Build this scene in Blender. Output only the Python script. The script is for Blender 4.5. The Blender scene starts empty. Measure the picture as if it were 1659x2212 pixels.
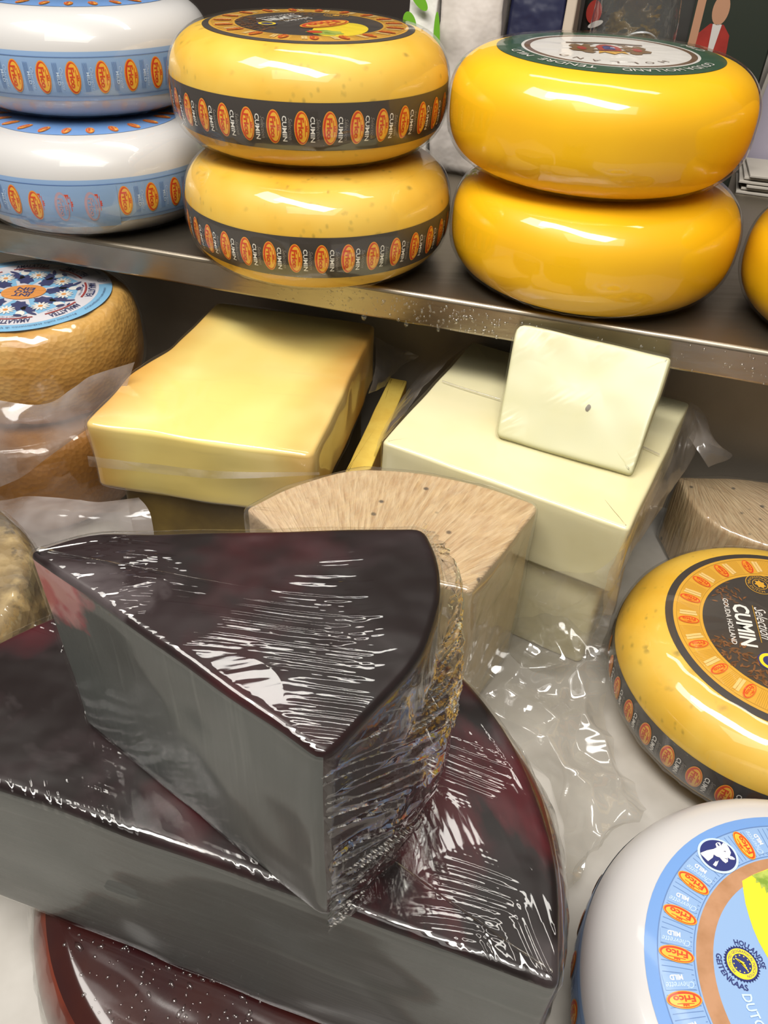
import bpy, bmesh, math, random
from mathutils import Vector, Matrix, noise, geometry
random.seed(7)
S = bpy.context.scene
COL = S.collection

# ------------------------------------------------------------------ camera, world, lights, exposure
ZC = 0.575                                   # camera height above the display deck
PITCH, ROLL = math.radians(39.1), math.radians(2.65)
fw = Vector((0, math.cos(PITCH), -math.sin(PITCH)))
up0 = Vector((0, math.sin(PITCH), math.cos(PITCH)))
rt = math.cos(ROLL) * Vector((1, 0, 0)) + math.sin(ROLL) * up0
up = -math.sin(ROLL) * Vector((1, 0, 0)) + math.cos(ROLL) * up0
cam = bpy.data.cameras.new('camera')
cam.sensor_fit = 'HORIZONTAL'
cam.sensor_width = 36
cam.lens = 36 * 1720 / 1659
cam.clip_start = 0.01
camo = bpy.data.objects.new('camera', cam)
COL.objects.link(camo)
camo.matrix_world = Matrix(((rt.x, up.x, -fw.x, 0), (rt.y, up.y, -fw.y, 0), (rt.z, up.z, -fw.z, ZC), (0, 0, 0, 1)))
S.camera = camo

world = bpy.data.worlds.new('room_light')
S.world = world
world.use_nodes = True
world.node_tree.nodes['Background'].inputs[0].default_value = (1.0, 0.93, 0.84, 1)
world.node_tree.nodes['Background'].inputs[1].default_value = 0.17


def area(name, loc, target, sx, sy, power, col=(1, 0.96, 0.9), roll=0.0):
    l = bpy.data.lights.new(name, 'AREA')
    l.shape = 'RECTANGLE'
    l.size, l.size_y = sx, sy
    l.energy = power
    l.color = col
    o = bpy.data.objects.new(name, l)
    COL.objects.link(o)
    d = (Vector(target) - Vector(loc)).normalized()
    o.matrix_world = Matrix.Translation(loc) @ d.to_track_quat('-Z', 'Y').to_matrix().to_4x4() @ Matrix.Rotation(roll, 4, 'Z')
    return o


area('ceiling_tube_near', (-0.20, -0.02, 1.75), (0.0, 0.45, 0.2), 1.3, 0.36, 36, roll=math.radians(-16))
area('ceiling_tube_far', (0.20, 1.05, 1.95), (0.05, 0.55, 0.2), 1.5, 0.14, 9, roll=math.radians(-16))
area('ceiling_tube_left', (-0.85, 0.40, 1.85), (-0.1, 0.45, 0.2), 0.7, 0.5, 13, roll=math.radians(20))
area('fill_panel', (-0.1, -1.0, 2.2), (0.0, 0.6, 0.2), 1.8, 0.8, 12)  # added soft fill from behind the camera, not a known ceiling fitting

S.view_settings.view_transform = 'Standard'
S.view_settings.look = 'None'
S.view_settings.exposure = -0.15
S.view_settings.gamma = 1
S.view_settings.use_curve_mapping = False
S.cycles.transparent_max_bounces = 10
S.cycles.max_bounces = 4
S.cycles.diffuse_bounces = 2
S.cycles.glossy_bounces = 2
S.cycles.transmission_bounces = 4
S.cycles.caustics_reflective = False
S.cycles.caustics_refractive = False


# ------------------------------------------------------------------ helpers: objects
def lin(h):
    h = h.lstrip('#')
    v = [int(h[i:i + 2], 16) / 255 for i in (0, 2, 4)]
    return tuple([x / 12.92 if x <= 0.04045 else ((x + 0.055) / 1.055) ** 2.4 for x in v] + [1.0])


def thing(name, label, cat, loc=(0, 0, 0), rz=0.0, group=None, tilt=None):
    o = bpy.data.objects.new(name, None)
    o.empty_display_size = 0.02
    COL.objects.link(o)
    o.location = loc
    o.rotation_euler = (tilt[0], tilt[1], rz) if tilt else (0, 0, rz)
    o['label'] = label
    o['category'] = cat
    if group:
        o['group'] = group
    return o


def struct(o):
    o['kind'] = 'structure'
    return o


def mk(name, verts, faces, mats, parent=None, smooth=True, mi=None):
    me = bpy.data.meshes.new(name)
    me.from_pydata([tuple(v) for v in verts], [], faces)
    for m in (mats if isinstance(mats, (list, tuple)) else [mats]):
        me.materials.append(m)
    if mi:
        me.polygons.foreach_set('material_index', mi)
    if smooth:
        me.polygons.foreach_set('use_smooth', [True] * len(me.polygons))
    me.update()
    o = bpy.data.objects.new(name, me)
    COL.objects.link(o)
    if parent:
        o.parent = parent
    return o


def box(name, c, s, mat, parent=None, bev=0.0, rz=0.0):
    bm = bmesh.new()
    bmesh.ops.create_cube(bm, size=1)
    bmesh.ops.scale(bm, vec=s, verts=bm.verts)
    if bev:
        bmesh.ops.bevel(bm, geom=list(bm.edges), offset=bev, segments=2, affect='EDGES', profile=0.5)
    bmesh.ops.rotate(bm, matrix=Matrix.Rotation(rz, 3, 'Z'), verts=bm.verts)
    bmesh.ops.translate(bm, vec=c, verts=bm.verts)
    me = bpy.data.meshes.new(name)
    bm.to_mesh(me)
    bm.free()
    me.materials.append(mat)
    o = bpy.data.objects.new(name, me)
    COL.objects.link(o)
    if parent:
        o.parent = parent
    return o


# ------------------------------------------------------------------ helpers: materials
class NT:
    def __init__(s, name):
        s.m = bpy.data.materials.new(name)
        s.m.use_nodes = True
        s.t = s.m.node_tree
        s.t.nodes.clear()
        s.out = s.t.nodes.new('ShaderNodeOutputMaterial')
        s.tc = s.t.nodes.new('ShaderNodeTexCoord')

    def n(s, typ, props=None, **ins):
        nd = s.t.nodes.new('ShaderNode' + typ)
        for k, v in (props or {}).items():
            setattr(nd, k, v)
        for k, v in ins.items():
            key = int(k[1:]) if k[0] == 'i' and k[1:].isdigit() else k.replace('_', ' ')
            s.put(nd, key, v)
        return nd

    def put(s, nd, key, v):
        if isinstance(v, bpy.types.NodeSocket):
            s.t.links.new(v, nd.inputs[key])
        elif isinstance(v, bpy.types.Node):
            s.t.links.new(v.outputs[0], nd.inputs[key])
        else:
            nd.inputs[key].default_value = v

    def coord(s, scale=(1, 1, 1), rot=(0, 0, 0), loc=(0, 0, 0)):
        v = s.tc.outputs['Object']
        if any(rot):
            v = s.n('Mapping', Vector=v, Rotation=rot).outputs[0]
        return s.n('Mapping', Vector=v, Scale=scale, Location=loc).outputs[0]

    def noise(s, scale, stretch=(1, 1, 1), rot=(0, 0, 0), detail=3.0, rough=0.55, dist=0.0):
        return s.n('TexNoise', Vector=s.coord(stretch, rot), Scale=scale, Detail=detail, Roughness=rough, Distortion=dist).outputs[0]

    def ramp(s, fac, lo, hi, c0=(0, 0, 0, 1), c1=(1, 1, 1, 1), interp='LINEAR'):
        r = s.n('ValToRGB', Fac=fac)
        r.color_ramp.interpolation = interp
        r.color_ramp.elements[0].position = lo
        r.color_ramp.elements[1].position = hi
        r.color_ramp.elements[0].color = c0
        r.color_ramp.elements[1].color = c1
        return r.outputs[0]

    def mix(s, fac, a, b):
        m = s.n('Mix', {'data_type': 'RGBA'})
        s.put(m, 0, fac)
        s.put(m, 6, a)
        s.put(m, 7, b)
        return m.outputs[2]

    def radial(s, c, freq, along=0.0, detail=2.0, axis='XY'):
        """noise that runs out in streaks from the point c (object space)"""
        v = s.n('VectorMath', {'operation': 'SUBTRACT'}, i0=s.tc.outputs['Object'], i1=c).outputs[0]
        x = s.n('SeparateXYZ', Vector=v)
        a, b = (x.outputs[0], x.outputs[1]) if axis == 'XY' else (x.outputs[1], x.outputs[2]) if axis == 'YZ' else (x.outputs[0], x.outputs[2])
        ang = s.n('Math', {'operation': 'ARCTAN2'}, i0=b, i1=a).outputs[0]
        ln = s.n('VectorMath', {'operation': 'LENGTH'}, i0=v).outputs['Value']
        ang = s.n('Math', {'operation': 'MULTIPLY'}, i0=ang, i1=float(freq)).outputs[0]
        ln = s.n('Math', {'operation': 'MULTIPLY'}, i0=ln, i1=float(along)).outputs[0]
        q = s.n('CombineXYZ', X=ang, Y=ln).outputs[0]
        return s.n('TexNoise', Vector=q, Scale=1.0, Detail=detail).outputs[0]

    def height(s, specs):
        nrm = None
        for sp in specs or []:
            k = sp[0]
            if k == 'noise':
                _, sc, dist, st, rot, det = (list(sp) + [None] * 6)[:6]
                h = s.noise(sc, st or (1, 1, 1), rot or (0, 0, 0), det if det is not None else 3.0)
            elif k == 'vor':
                _, sc, dist, st, feat = (list(sp) + [None] * 5)[:5]
                h = s.n('TexVoronoi', {'feature': feat or 'F1'}, Vector=s.coord(st or (1, 1, 1)), Scale=sc).outputs[0]
            elif k == 'ridge':                                    # long sharp folds
                _, sc, dist, st, rot = (list(sp) + [None] * 5)[:5]
                h0 = s.noise(sc, st or (1, 1, 1), rot or (0, 0, 0), 2.0)
                h0 = s.n('Math', {'operation': 'SUBTRACT'}, i0=h0, i1=0.5).outputs[0]
                h0 = s.n('Math', {'operation': 'ABSOLUTE'}, i0=h0).outputs[0]
                h = s.n('Math', {'operation': 'POWER'}, i0=h0, i1=0.6).outputs[0]
            elif k == 'streak':                                   # bundles of long pulled folds, smooth film between them
                _, sc, dist, st, rot, msc, lo = (list(sp) + [None] * 7)[:7]
                q = s.n('Mapping', Vector=s.tc.outputs['Object'], Rotation=rot or (0, 0, 0)).outputs[0]
                xyz = s.n('SeparateXYZ', Vector=q)
                sx = s.n('Math', {'operation': 'SINE'}, i0=s.n('Math', {'operation': 'MULTIPLY'}, i0=s.n('Math', {'operation': 'ADD'}, i0=xyz.outputs[0], i1=xyz.outputs[1]).outputs[0], i1=33.0).outputs[0]).outputs[0]
                sy = s.n('Math', {'operation': 'MULTIPLY'}, i0=sx, i1=0.006).outputs[0]
                q = s.n('VectorMath', {'operation': 'ADD'}, i0=q, i1=s.n('CombineXYZ', X=sy, Y=sy).outputs[0]).outputs[0]
                q = s.n('Mapping', Vector=q, Scale=st).outputs[0]
                h0 = s.n('TexNoise', Vector=q, Scale=sc, Detail=1.0).outputs[0]
                mk_ = s.ramp(s.noise(msc or 11.0, detail=0.0), lo or 0.5, (lo or 0.5) + 0.14)
                h = s.n('Math', {'operation': 'MULTIPLY'}, i0=h0, i1=mk_).outputs[0]
            elif k == 'radial':
                _, c, fr, dist, al, ax = (list(sp) + [None] * 6)[:6]
                h = s.radial(c, fr, al or 0.0, 2.0, ax or 'XY')
            b = s.n('Bump', Height=h, Distance=dist, Strength=1.0)
            if nrm:
                s.put(b, 'Normal', nrm)
            nrm = b.outputs[0]
        return nrm


def M(name, col, rough=0.5, var=None, bump=None, coat=0.0, cbump=None, crough=0.04, metal=0.0, sss=0.0, spec=0.5, sssr=0.01):
    t = NT(name)
    c = lin(col) if isinstance(col, str) else col
    for v in var or []:
        c2, sc, lo, hi = v[:4]
        st = v[4] if len(v) > 4 else (1, 1, 1)
        amt = v[5] if len(v) > 5 else 1.0
        f = t.ramp(t.noise(sc, st, detail=4.0), lo, hi, (0, 0, 0, 1), (amt, amt, amt, 1))
        c = t.mix(f, c, lin(c2))
    p = t.n('BsdfPrincipled', Roughness=rough, Metallic=metal)
    t.put(p, 'Base Color', c)
    p.inputs['Specular IOR Level'].default_value = spec
    nr = t.height(bump)
    if nr:
        t.put(p, 'Normal', nr)
    if coat:
        p.inputs['Coat Weight'].default_value = coat
        p.inputs['Coat Roughness'].default_value = crough
        cn = t.height(cbump)
        if cn:
            t.put(p, 'Coat Normal', cn)
    if sss:
        p.inputs['Subsurface Weight'].default_value = sss
        p.inputs['Subsurface Radius'].default_value = (1.0, 0.7, 0.35)
        p.inputs['Subsurface Scale'].default_value = sssr
    t.t.links.new(p.outputs[0], t.out.inputs[0])
    return t.m


def FILM(name, haze=0.04, hcol='D8D2CC', rough=0.06, bump=None, gain=1.5, tint=(0.98, 0.98, 0.97, 1), hvar=None):
    """thin clear plastic: mostly see-through, glossy towards the edges, a little milky"""
    t = NT(name)
    nr = t.height(bump)
    gl = t.n('BsdfGlossy', Color=(1, 1, 1, 1), Roughness=rough)
    df = t.n('BsdfTranslucent', Color=lin(hcol))
    d2 = t.n('BsdfDiffuse', Color=lin(hcol))
    geo = t.n('NewGeometry')
    if nr:
        for k in (gl, df, d2):
            t.put(k, 'Normal', nr)
    # Fresnel reflection of a thin sheet, the same from both sides
    ct = t.n('VectorMath', {'operation': 'DOT_PRODUCT'}, i0=nr or geo.outputs['Normal'], i1=geo.outputs['Incoming']).outputs['Value']
    ct = t.n('Math', {'operation': 'ABSOLUTE'}, i0=ct).outputs[0]
    ct = t.n('Math', {'operation': 'SUBTRACT', 'use_clamp': True}, i0=1.0, i1=ct).outputs[0]
    ct = t.n('Math', {'operation': 'POWER'}, i0=ct, i1=5.0).outputs[0]
    ct = t.n('Math', {'operation': 'MULTIPLY_ADD'}, i0=ct, i1=0.45, i2=0.05)
    tr = t.n('BsdfTransparent', Color=tint)
    dd = t.n('MixShader', i0=0.5, i1=df, i2=d2)
    hz = haze
    if hvar:
        hz = t.ramp(t.noise(hvar[0], hvar[1] if len(hvar) > 1 else (1, 1, 1), detail=3), 0.35, 0.75, (haze * 0.4,) * 3 + (1,), (haze * 1.9,) * 3 + (1,))
    a = t.n('MixShader', i1=tr, i2=dd)
    t.put(a, 0, hz)
    f = t.n('Math', {'operation': 'MULTIPLY', 'use_clamp': True}, i0=ct.outputs[0], i1=gain)
    b = t.n('MixShader', i0=f.outputs[0], i1=a, i2=gl)
    t.t.links.new(b.outputs[0], t.out.inputs[0])
    return t.m


# ------------------------------------------------------------------ helpers: wheels of cheese (surfaces of revolution) and prints that lie on them
class Prof:
    """profile of a wheel from the top centre out over the rim to the bottom centre"""

    def __init__(s, R, H, r0f=0.6, e=2.6, pts=None):
        s.R, s.H = R, H
        P = []
        if pts:
            P = [(r, z) for r, z in pts]
        else:
            for i in range(14):
                P.append((r0f * R * i / 14, H))
            n = 44
            for i in range(n + 1):
                a = math.pi / 2 - math.pi * i / n
                cr, sn = abs(math.cos(a)) ** (2 / e), abs(math.sin(a)) ** (2 / e) * (1 if math.sin(a) >= 0 else -1)
                P.append((r0f * R + (1 - r0f) * R * cr, H / 2 + H / 2 * sn))
            for i in range(1, 7):
                P.append((r0f * R * (6 - i) / 6, 0))
        s.P = P
        s.S = [0.0]
        for a, b in zip(P, P[1:]):
            s.S.append(s.S[-1] + math.hypot(b[0] - a[0], b[1] - a[1]))
        s.top_n = max(range(len(P)), key=lambda i: P[i][0] - i * 1e-9)

    def at(s, q):
        S_, P = s.S, s.P
        lo, hi = 0, len(S_) - 1
        q = min(max(q, 0), S_[-1] - 1e-9)
        while hi - lo > 1:
            m = (lo + hi) // 2
            if S_[m] <= q:
                lo = m
            else:
                hi = m
        f = (q - S_[lo]) / max(S_[hi] - S_[lo], 1e-9)
        r = P[lo][0] + f * (P[hi][0] - P[lo][0])
        z = P[lo][1] + f * (P[hi][1] - P[lo][1])

        def nn(i):
            a, b = P[max(i - 1, 0)], P[min(i + 1, len(P) - 1)]
            d = math.hypot(b[0] - a[0], b[1] - a[1]) or 1
            return (-(b[1] - a[1]) / d, (b[0] - a[0]) / d)
        n0, n1 = nn(lo), nn(hi)
        return r, z, n0[0] + f * (n1[0] - n0[0]), n0[1] + f * (n1[1] - n0[1])

    def pt(s, q, th, off=0.0):
        r, z, nr, nz = s.at(q)
        r += nr * off
        return Vector((r * math.cos(th), r * math.sin(th), z + nz * off))

    def s_of_r(s, r):
        for i in range(1, s.top_n + 1):
            if s.P[i][0] >= r:
                f = (r - s.P[i - 1][0]) / max(s.P[i][0] - s.P[i - 1][0], 1e-9)
                return s.S[i - 1] + f * (s.S[i] - s.S[i - 1])
        return s.S[s.top_n]

    def s_of_z(s, z):
        for i in range(10, len(s.P)):
            if s.P[i][1] <= z:
                f = (s.P[i - 1][1] - z) / max(s.P[i - 1][1] - s.P[i][1], 1e-9)
                return s.S[i - 1] + f * (s.S[i] - s.S[i - 1])
        return s.S[-1]

    def planar(s, x, y, off):
        return s.pt(s.s_of_r(math.hypot(x, y)), math.atan2(y, x), off)

    def revolve(s, off=0.0, n=96, wob=None, q0=0.0, q1=None):
        V, Fc = [], []
        qs = [q for q in s.S if q >= q0 and (q1 is None or q <= q1)]
        for q in qs:
            for j in range(n):
                th = 2 * math.pi * j / n
                o = off + (wob(q, th) if wob else 0)
                V.append(s.pt(q, th, o))
        for i in range(len(qs) - 1):
            for j in range(n):
                a, b = i * n + j, i * n + (j + 1) % n
                Fc.append((a, a + n, b + n, b))
        return V, Fc


def ell(cx, cy, ra, rb, rot=0.0, n=30, rings=3, wob=0.0):
    V, Fc = [(cx, cy)], []
    c, s_ = math.cos(rot), math.sin(rot)
    for k in range(1, rings + 1):
        for j in range(n):
            a = 2 * math.pi * j / n
            w = 1 + wob * math.sin(a * 7 + cx * 900) * (k == rings)
            x, y = ra * k / rings * math.cos(a) * w, rb * k / rings * math.sin(a) * w
            V.append((cx + c * x - s_ * y, cy + s_ * x + c * y))
    for j in range(n):
        Fc.append((0, 1 + j, 1 + (j + 1) % n))
    for k in range(rings - 1):
        for j in range(n):
            a, b = 1 + k * n + j, 1 + k * n + (j + 1) % n
            Fc.append((a, a + n, b + n, b))
    return V, Fc


def ring(r0, r1, nr=3, nt=96, t0=0.0, t1=2 * math.pi, cx=0.0, cy=0.0):
    V, Fc = [], []
    full = abs(t1 - t0 - 2 * math.pi) < 1e-6
    m = nt if full else nt + 1
    for i in range(nr + 1):
        r = r0 + (r1 - r0) * i / nr
        for j in range(m):
            a = t0 + (t1 - t0) * j / nt
            V.append((cx + r * math.cos(a), cy + r * math.sin(a)))
    for i in range(nr):
        for j in range(nt):
            a, b = i * m + j, i * m + (j + 1) % m
            Fc.append((a, a + m, b + m, b))
    return V, Fc


def rect(x0, x1, y0, y1, nx=4, ny=4):
    V = [(x0 + (x1 - x0) * i / nx, y0 + (y1 - y0) * j / ny) for j in range(ny + 1) for i in range(nx + 1)]
    Fc = [(j * (nx + 1) + i, j * (nx + 1) + i + 1, (j + 1) * (nx + 1) + i + 1, (j + 1) * (nx + 1) + i) for j in range(ny) for i in range(nx)]
    return V, Fc


def poly(pts):
    tri = geometry.tessellate_polygon([[Vector((x, y, 0)) for x, y in pts]])
    Fc = []
    for t in tri:
        a, b, c = [pts[i] for i in t]
        Fc.append(tuple(t) if (b[0] - a[0]) * (c[1] - a[1]) - (b[1] - a[1]) * (c[0] - a[0]) > 0 else (t[0], t[2], t[1]))
    return list(pts), Fc


_tx = {}


def text(txt, h, x=0.0, y=0.0, width=None, bold=0.0, shear=0.0, align='C'):
    """flat lettering, capital height h, centred (or starting) at x, y; width squeezes it"""
    key = (txt, bold, shear)
    if key not in _tx:
        cu = bpy.data.curves.new('lettering_source', 'FONT')
        cu.body = txt
        cu.size = 1
        cu.offset = bold
        cu.shear = shear
        cu.resolution_u = 2
        cu.fill_mode = 'FRONT'
        ob = bpy.data.objects.new('lettering_source', cu)
        COL.objects.link(ob)
        bpy.context.view_layer.update()
        me = ob.evaluated_get(bpy.context.evaluated_depsgraph_get()).to_mesh()
        V = [(v.co.x, v.co.y) for v in me.vertices]
        Fc = []
        for p in me.polygons:
            f = tuple(p.vertices)
            a, b, c = [V[i] for i in f[:3]]
            ar = sum(V[f[i]][0] * V[f[(i + 1) % len(f)]][1] - V[f[(i + 1) % len(f)]][0] * V[f[i]][1] for i in range(len(f)))
            if ar != 0:
                Fc.append(f if ar > 0 else f[::-1])
        bpy.data.objects.remove(ob)
        bpy.data.curves.remove(cu)
        xs = [v[0] for v in V]
        x0, x1 = min(xs), max(xs)
        _tx[key] = ([(vx - x0, vy) for vx, vy in V], Fc, x1 - x0)
    V, Fc, w = _tx[key]
    k = h / 0.7
    kx = width / w if width else k
    ox = x - (w * kx / 2 if align == 'C' else 0)
    return [(ox + vx * kx, y - h / 2 + vy * k) for vx, vy in V], Fc


def xf(el, dx=0.0, dy=0.0, rot=0.0, k=1.0):
    c, s_ = math.cos(rot) * k, math.sin(rot) * k
    return [(dx + c * x - s_ * y, dy + s_ * x + c * y) for x, y in el[0]], el[1]


def arc(el, r, th0, d=1, cx=0.0, cy=0.0, inward=False):
    """bend lettering (x along, y up) round a circle; d=-1 clockwise with tops outwards, d=1 anticlockwise with tops inwards"""
    V = []
    for x, y in el[0]:
        a = th0 + d * x / r
        rr = r + (y if d < 0 else -y)
        V.append((cx + rr * math.cos(a), cy + rr * math.sin(a)))
    return V, el[1]


def emit(name, parent, mapf, els, mats, base=0.0005, step=0.00016):
    """els: list of (element, material index, layer)"""
    if name == 'lettering' and len(els) > 1:                     # one part for each word
        return [emit(name, parent, mapf, [e_], mats, base, step) for e_ in els]
    V, Fc, mi = [], [], []
    for el, m, lay in els:
        o = len(V)
        pts = [mapf(x, y, base + lay * step) for x, y in el[0]]
        V += pts
        for f in el[1]:
            Fc.append(tuple(i + o for i in f))
            mi.append(m)
    return mk(name, V, Fc, mats, parent, True, mi)


def link_copy(o, parent, rz=0.0):
    c = o.copy()
    COL.objects.link(c)
    c.parent = parent
    c.rotation_euler = (0, 0, rz)
    return c


# ------------------------------------------------------------------ helpers: cut pieces (rounded prisms) and sheets of film
def fillet(pts, rad):
    """pts: (x, y, key of the side that starts here, corner radius or None) -> dense outline [(x, y, key)]"""
    n = len(pts)
    out = []
    for i in range(n):
        p, a, b = Vector(pts[i][:2]), Vector(pts[i - 1][:2]), Vector(pts[(i + 1) % n][:2])
        r = pts[i][3] if len(pts[i]) > 3 and pts[i][3] is not None else rad
        u, v = a - p, b - p
        r = min(r, u.length * 0.45, v.length * 0.45)
        p0, p1 = p + u.normalized() * r, p + v.normalized() * r
        k0, k1 = pts[i - 1][2], pts[i][2]
        for j in range(5):
            t = j / 4
            q = p0 * (1 - t) ** 2 + p * 2 * t * (1 - t) + p1 * t * t
            out.append((q.x, q.y, k0 if j < 2 else k1))
    dense = []
    for i, q in enumerate(out):
        w = out[(i + 1) % len(out)]
        d = math.hypot(w[0] - q[0], w[1] - q[1])
        m = max(1, int(d / 0.006))
        for j in range(m):
            t = j / m
            dense.append((q[0] + t * (w[0] - q[0]), q[1] + t * (w[1] - q[1]), q[2]))
    return dense


def prism(parent, pts, z0, z1, mats, r=0.004, corner=0.004, disp=None, top='top', off=0.0, names=None, caprings=7):
    """mats: key -> material; one mesh object for each key. disp(Vector, normal hint)->Vector"""
    D = fillet(pts, corner)
    n = len(D)
    P = [Vector((q[0], q[1])) for q in D]
    area2 = sum(P[i].x * P[(i + 1) % n].y - P[(i + 1) % n].x * P[i].y for i in range(n))
    sg = 1 if area2 > 0 else -1
    N = []
    for i in range(n):
        t = P[(i + 1) % n] - P[i - 1]
        N.append(Vector((t.y, -t.x)).normalized() * sg)
    c = sum(P, Vector((0, 0))) / n
    rings_, tags = [], []

    def add(ins, z, k=1.0, tag='s'):
        rings_.append([((P[i] + N[i] * (off - ins)) * k + c * (1 - k)).to_3d() + Vector((0, 0, z)) for i in range(n)])
        tags.append(tag)
    z0 -= off * 0.3
    z1 += off
    for k in range(1, caprings):
        add(r, z0, k / caprings, 't')
    add(r + 0.002, z0, 1, 't')
    for k in range(5):
        a = math.pi / 2 * k / 4
        add(r - r * math.sin(a), z0 + r - r * math.cos(a), 1, 's')
    ns = max(2, int((z1 - z0) / 0.008))
    for k in range(1, ns):
        add(0, z0 + r + (z1 - z0 - 2 * r) * k / ns, 1, 's')
    for k in range(5):
        a = math.pi / 2 * k / 4
        add(r - r * math.cos(a), z1 - r + r * math.sin(a), 1, 's' if k == 0 else 't')
    add(r + 0.002, z1, 1, 't')
    for k in range(caprings - 1, 0, -1):
        add(r, z1, k / caprings, 't')
    V = [v for rg in rings_ for v in rg]
    V.append(Vector((c.x, c.y, z0)))
    V.append(Vector((c.x, c.y, z1)))
    if disp:
        V = [disp(v) for v in V]
    F_ = {}
    for i in range(len(rings_) - 1):
        for j in range(n):
            a, b = i * n + j, i * n + (j + 1) % n
            f = (a, b, b + n, a + n) if sg > 0 else (a, a + n, b + n, b)
            key = top if (tags[i] == 't' and tags[i + 1] == 't') or (tags[i + 1] == 't' and tags[i] == 's' and i > len(rings_) // 2) else D[j][2]
            F_.setdefault(key, []).append(f)
    for j in range(n):
        a, b = j, (j + 1) % n
        F_.setdefault(top, []).append((b, a, n * len(rings_)) if sg > 0 else (a, b, n * len(rings_)))
        a, b = (len(rings_) - 1) * n + j, (len(rings_) - 1) * n + (j + 1) % n
        F_[top].append((a, b, n * len(rings_) + 1) if sg > 0 else (b, a, n * len(rings_) + 1))
    res = {}
    # keys that share a name become one mesh
    groups = {}
    for key, fs in F_.items():
        groups.setdefault((names or {}).get(key, key), []).append((key, fs))
    for nm, lst in groups.items():
        used, idx, VV, FF, mi, ml = {}, 0, [], [], [], []
        for key, fs in lst:
            m = mats[key]
            if m not in ml:
                ml.append(m)
            for f in fs:
                g = []
                for i in f:
                    if i not in used:
                        used[i] = len(VV)
                        VV.append(V[i])
                    g.append(used[i])
                FF.append(tuple(g))
                mi.append(ml.index(m))
        res[nm] = mk(nm, VV, FF, ml, parent, True, mi)
    return res


def crom(p0, p1, p2, p3, t):
    return 0.5 * ((2 * p1) + (p2 - p0) * t + (2 * p0 - 5 * p1 + 4 * p2 - p3) * t * t + (3 * p1 - p0 - 3 * p2 + p3) * t ** 3)


def sheet(name, grid, mat, parent=None, nu=40, nv=40, amp=0.003, scale=28, seed=0.0, crease=1.0, smooth=True, stretch=(1, 1, 1), folds=None):
    """loose film: smooth patch through a grid of points, crumpled by creases"""
    G = [[Vector(p) for p in row] for row in grid]
    m, n = len(G), len(G[0])

    def rowpt(row, u):
        f = u * (n - 1)
        i = min(int(f), n - 2)
        g = lambda k: row[k] if 0 <= k < n else (row[0] * 2 - row[1] if k < 0 else row[-1] * 2 - row[-2])
        return crom(g(i - 1), g(i), g(i + 1), g(i + 2), f - i)
    V = []
    for a in range(nv + 1):
        v = a / nv
        f = v * (m - 1)
        i = min(int(f), m - 2)
        for b in range(nu + 1):
            u = b / nu
            cps = [rowpt(r_, u) for r_ in G]
            g = lambda k: cps[k] if 0 <= k < m else (cps[0] * 2 - cps[1] if k < 0 else cps[-1] * 2 - cps[-2])
            V.append(crom(g(i - 1), g(i), g(i + 1), g(i + 2), f - i))
    W = []
    w = nu + 1
    for a in range(nv + 1):
        for b in range(nu + 1):
            p = V[a * w + b]
            du = V[a * w + min(b + 1, nu)] - V[a * w + max(b - 1, 0)]
            dv = V[min(a + 1, nv) * w + b] - V[max(a - 1, 0) * w + b]
            nr = du.cross(dv).normalized()
            q = Vector((p.x * stretch[0], p.y * stretch[1], p.z * stretch[2])) * scale + Vector((seed, seed * 1.7, 0))
            d, _ = noise.voronoi(q)
            h = (d[1] - d[0]) * crease + noise.noise(q * 0.6) * 1.2 + noise.noise(q * 2.7) * 0.35
            if folds:                                             # long folds running across the sheet at a slant
                u, v = b / nu, a / nv
                t_ = Vector(((v - folds[2] * u) * folds[0], (u + 0.4 * v) * folds[1], seed))
                wgt = min(1, max(0, (noise.noise(Vector((u * 4, v * 3, seed))) + 0.25) * 3))
                h = h * (1 - wgt) * 0.8 + wgt * (abs(noise.noise(t_)) * 2.6 + noise.noise(t_ * 2.3) * 0.5)
            W.append(p + nr * h * amp)
    Fc = [(a * w + b, a * w + b + 1, (a + 1) * w + b + 1, (a + 1) * w + b) for a in range(nv) for b in range(nu)]
    return mk(name, W, Fc, mat, parent, smooth)


# ------------------------------------------------------------------ materials
CLEAR_W = [('noise', 30, 0.004, None, None, 2.0), ('noise', 9, 0.006, None, None, 1.0)]
wheel_film = FILM('tight_film', 0.012, 'E8E2D8', 0.05, [('noise', 30, 0.0009, (1, 1, 0.4), None, 1.0)], gain=1.0)
white_film = FILM('tight_film_white', 0.01, 'F0F0F0', 0.04, [('noise', 20, 0.001, (1, 1, 0.5), None, 1.0)], gain=1.0)
gouda_film = FILM('tight_film_gouda', 0.012, 'F0E4C8', 0.06, [('noise', 20, 0.0012, None, None, 1.0)], gain=1.0)
bag_film = FILM('loose_bag_film', 0.55, 'C8BFBC', 0.10, None, gain=1.3, hvar=(14,))
clear_bag = FILM('crumpled_clear_bag', 0.22, 'CFCABF', 0.07, None, gain=1.5, hvar=(18,))
block_film = FILM('block_film', 0.02, 'EDE6D2', 0.10, None, gain=1.2)
flap_film = FILM('block_film_flap', 0.26, 'DAD2CC', 0.12, None, gain=1.3, hvar=(20,))

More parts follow.
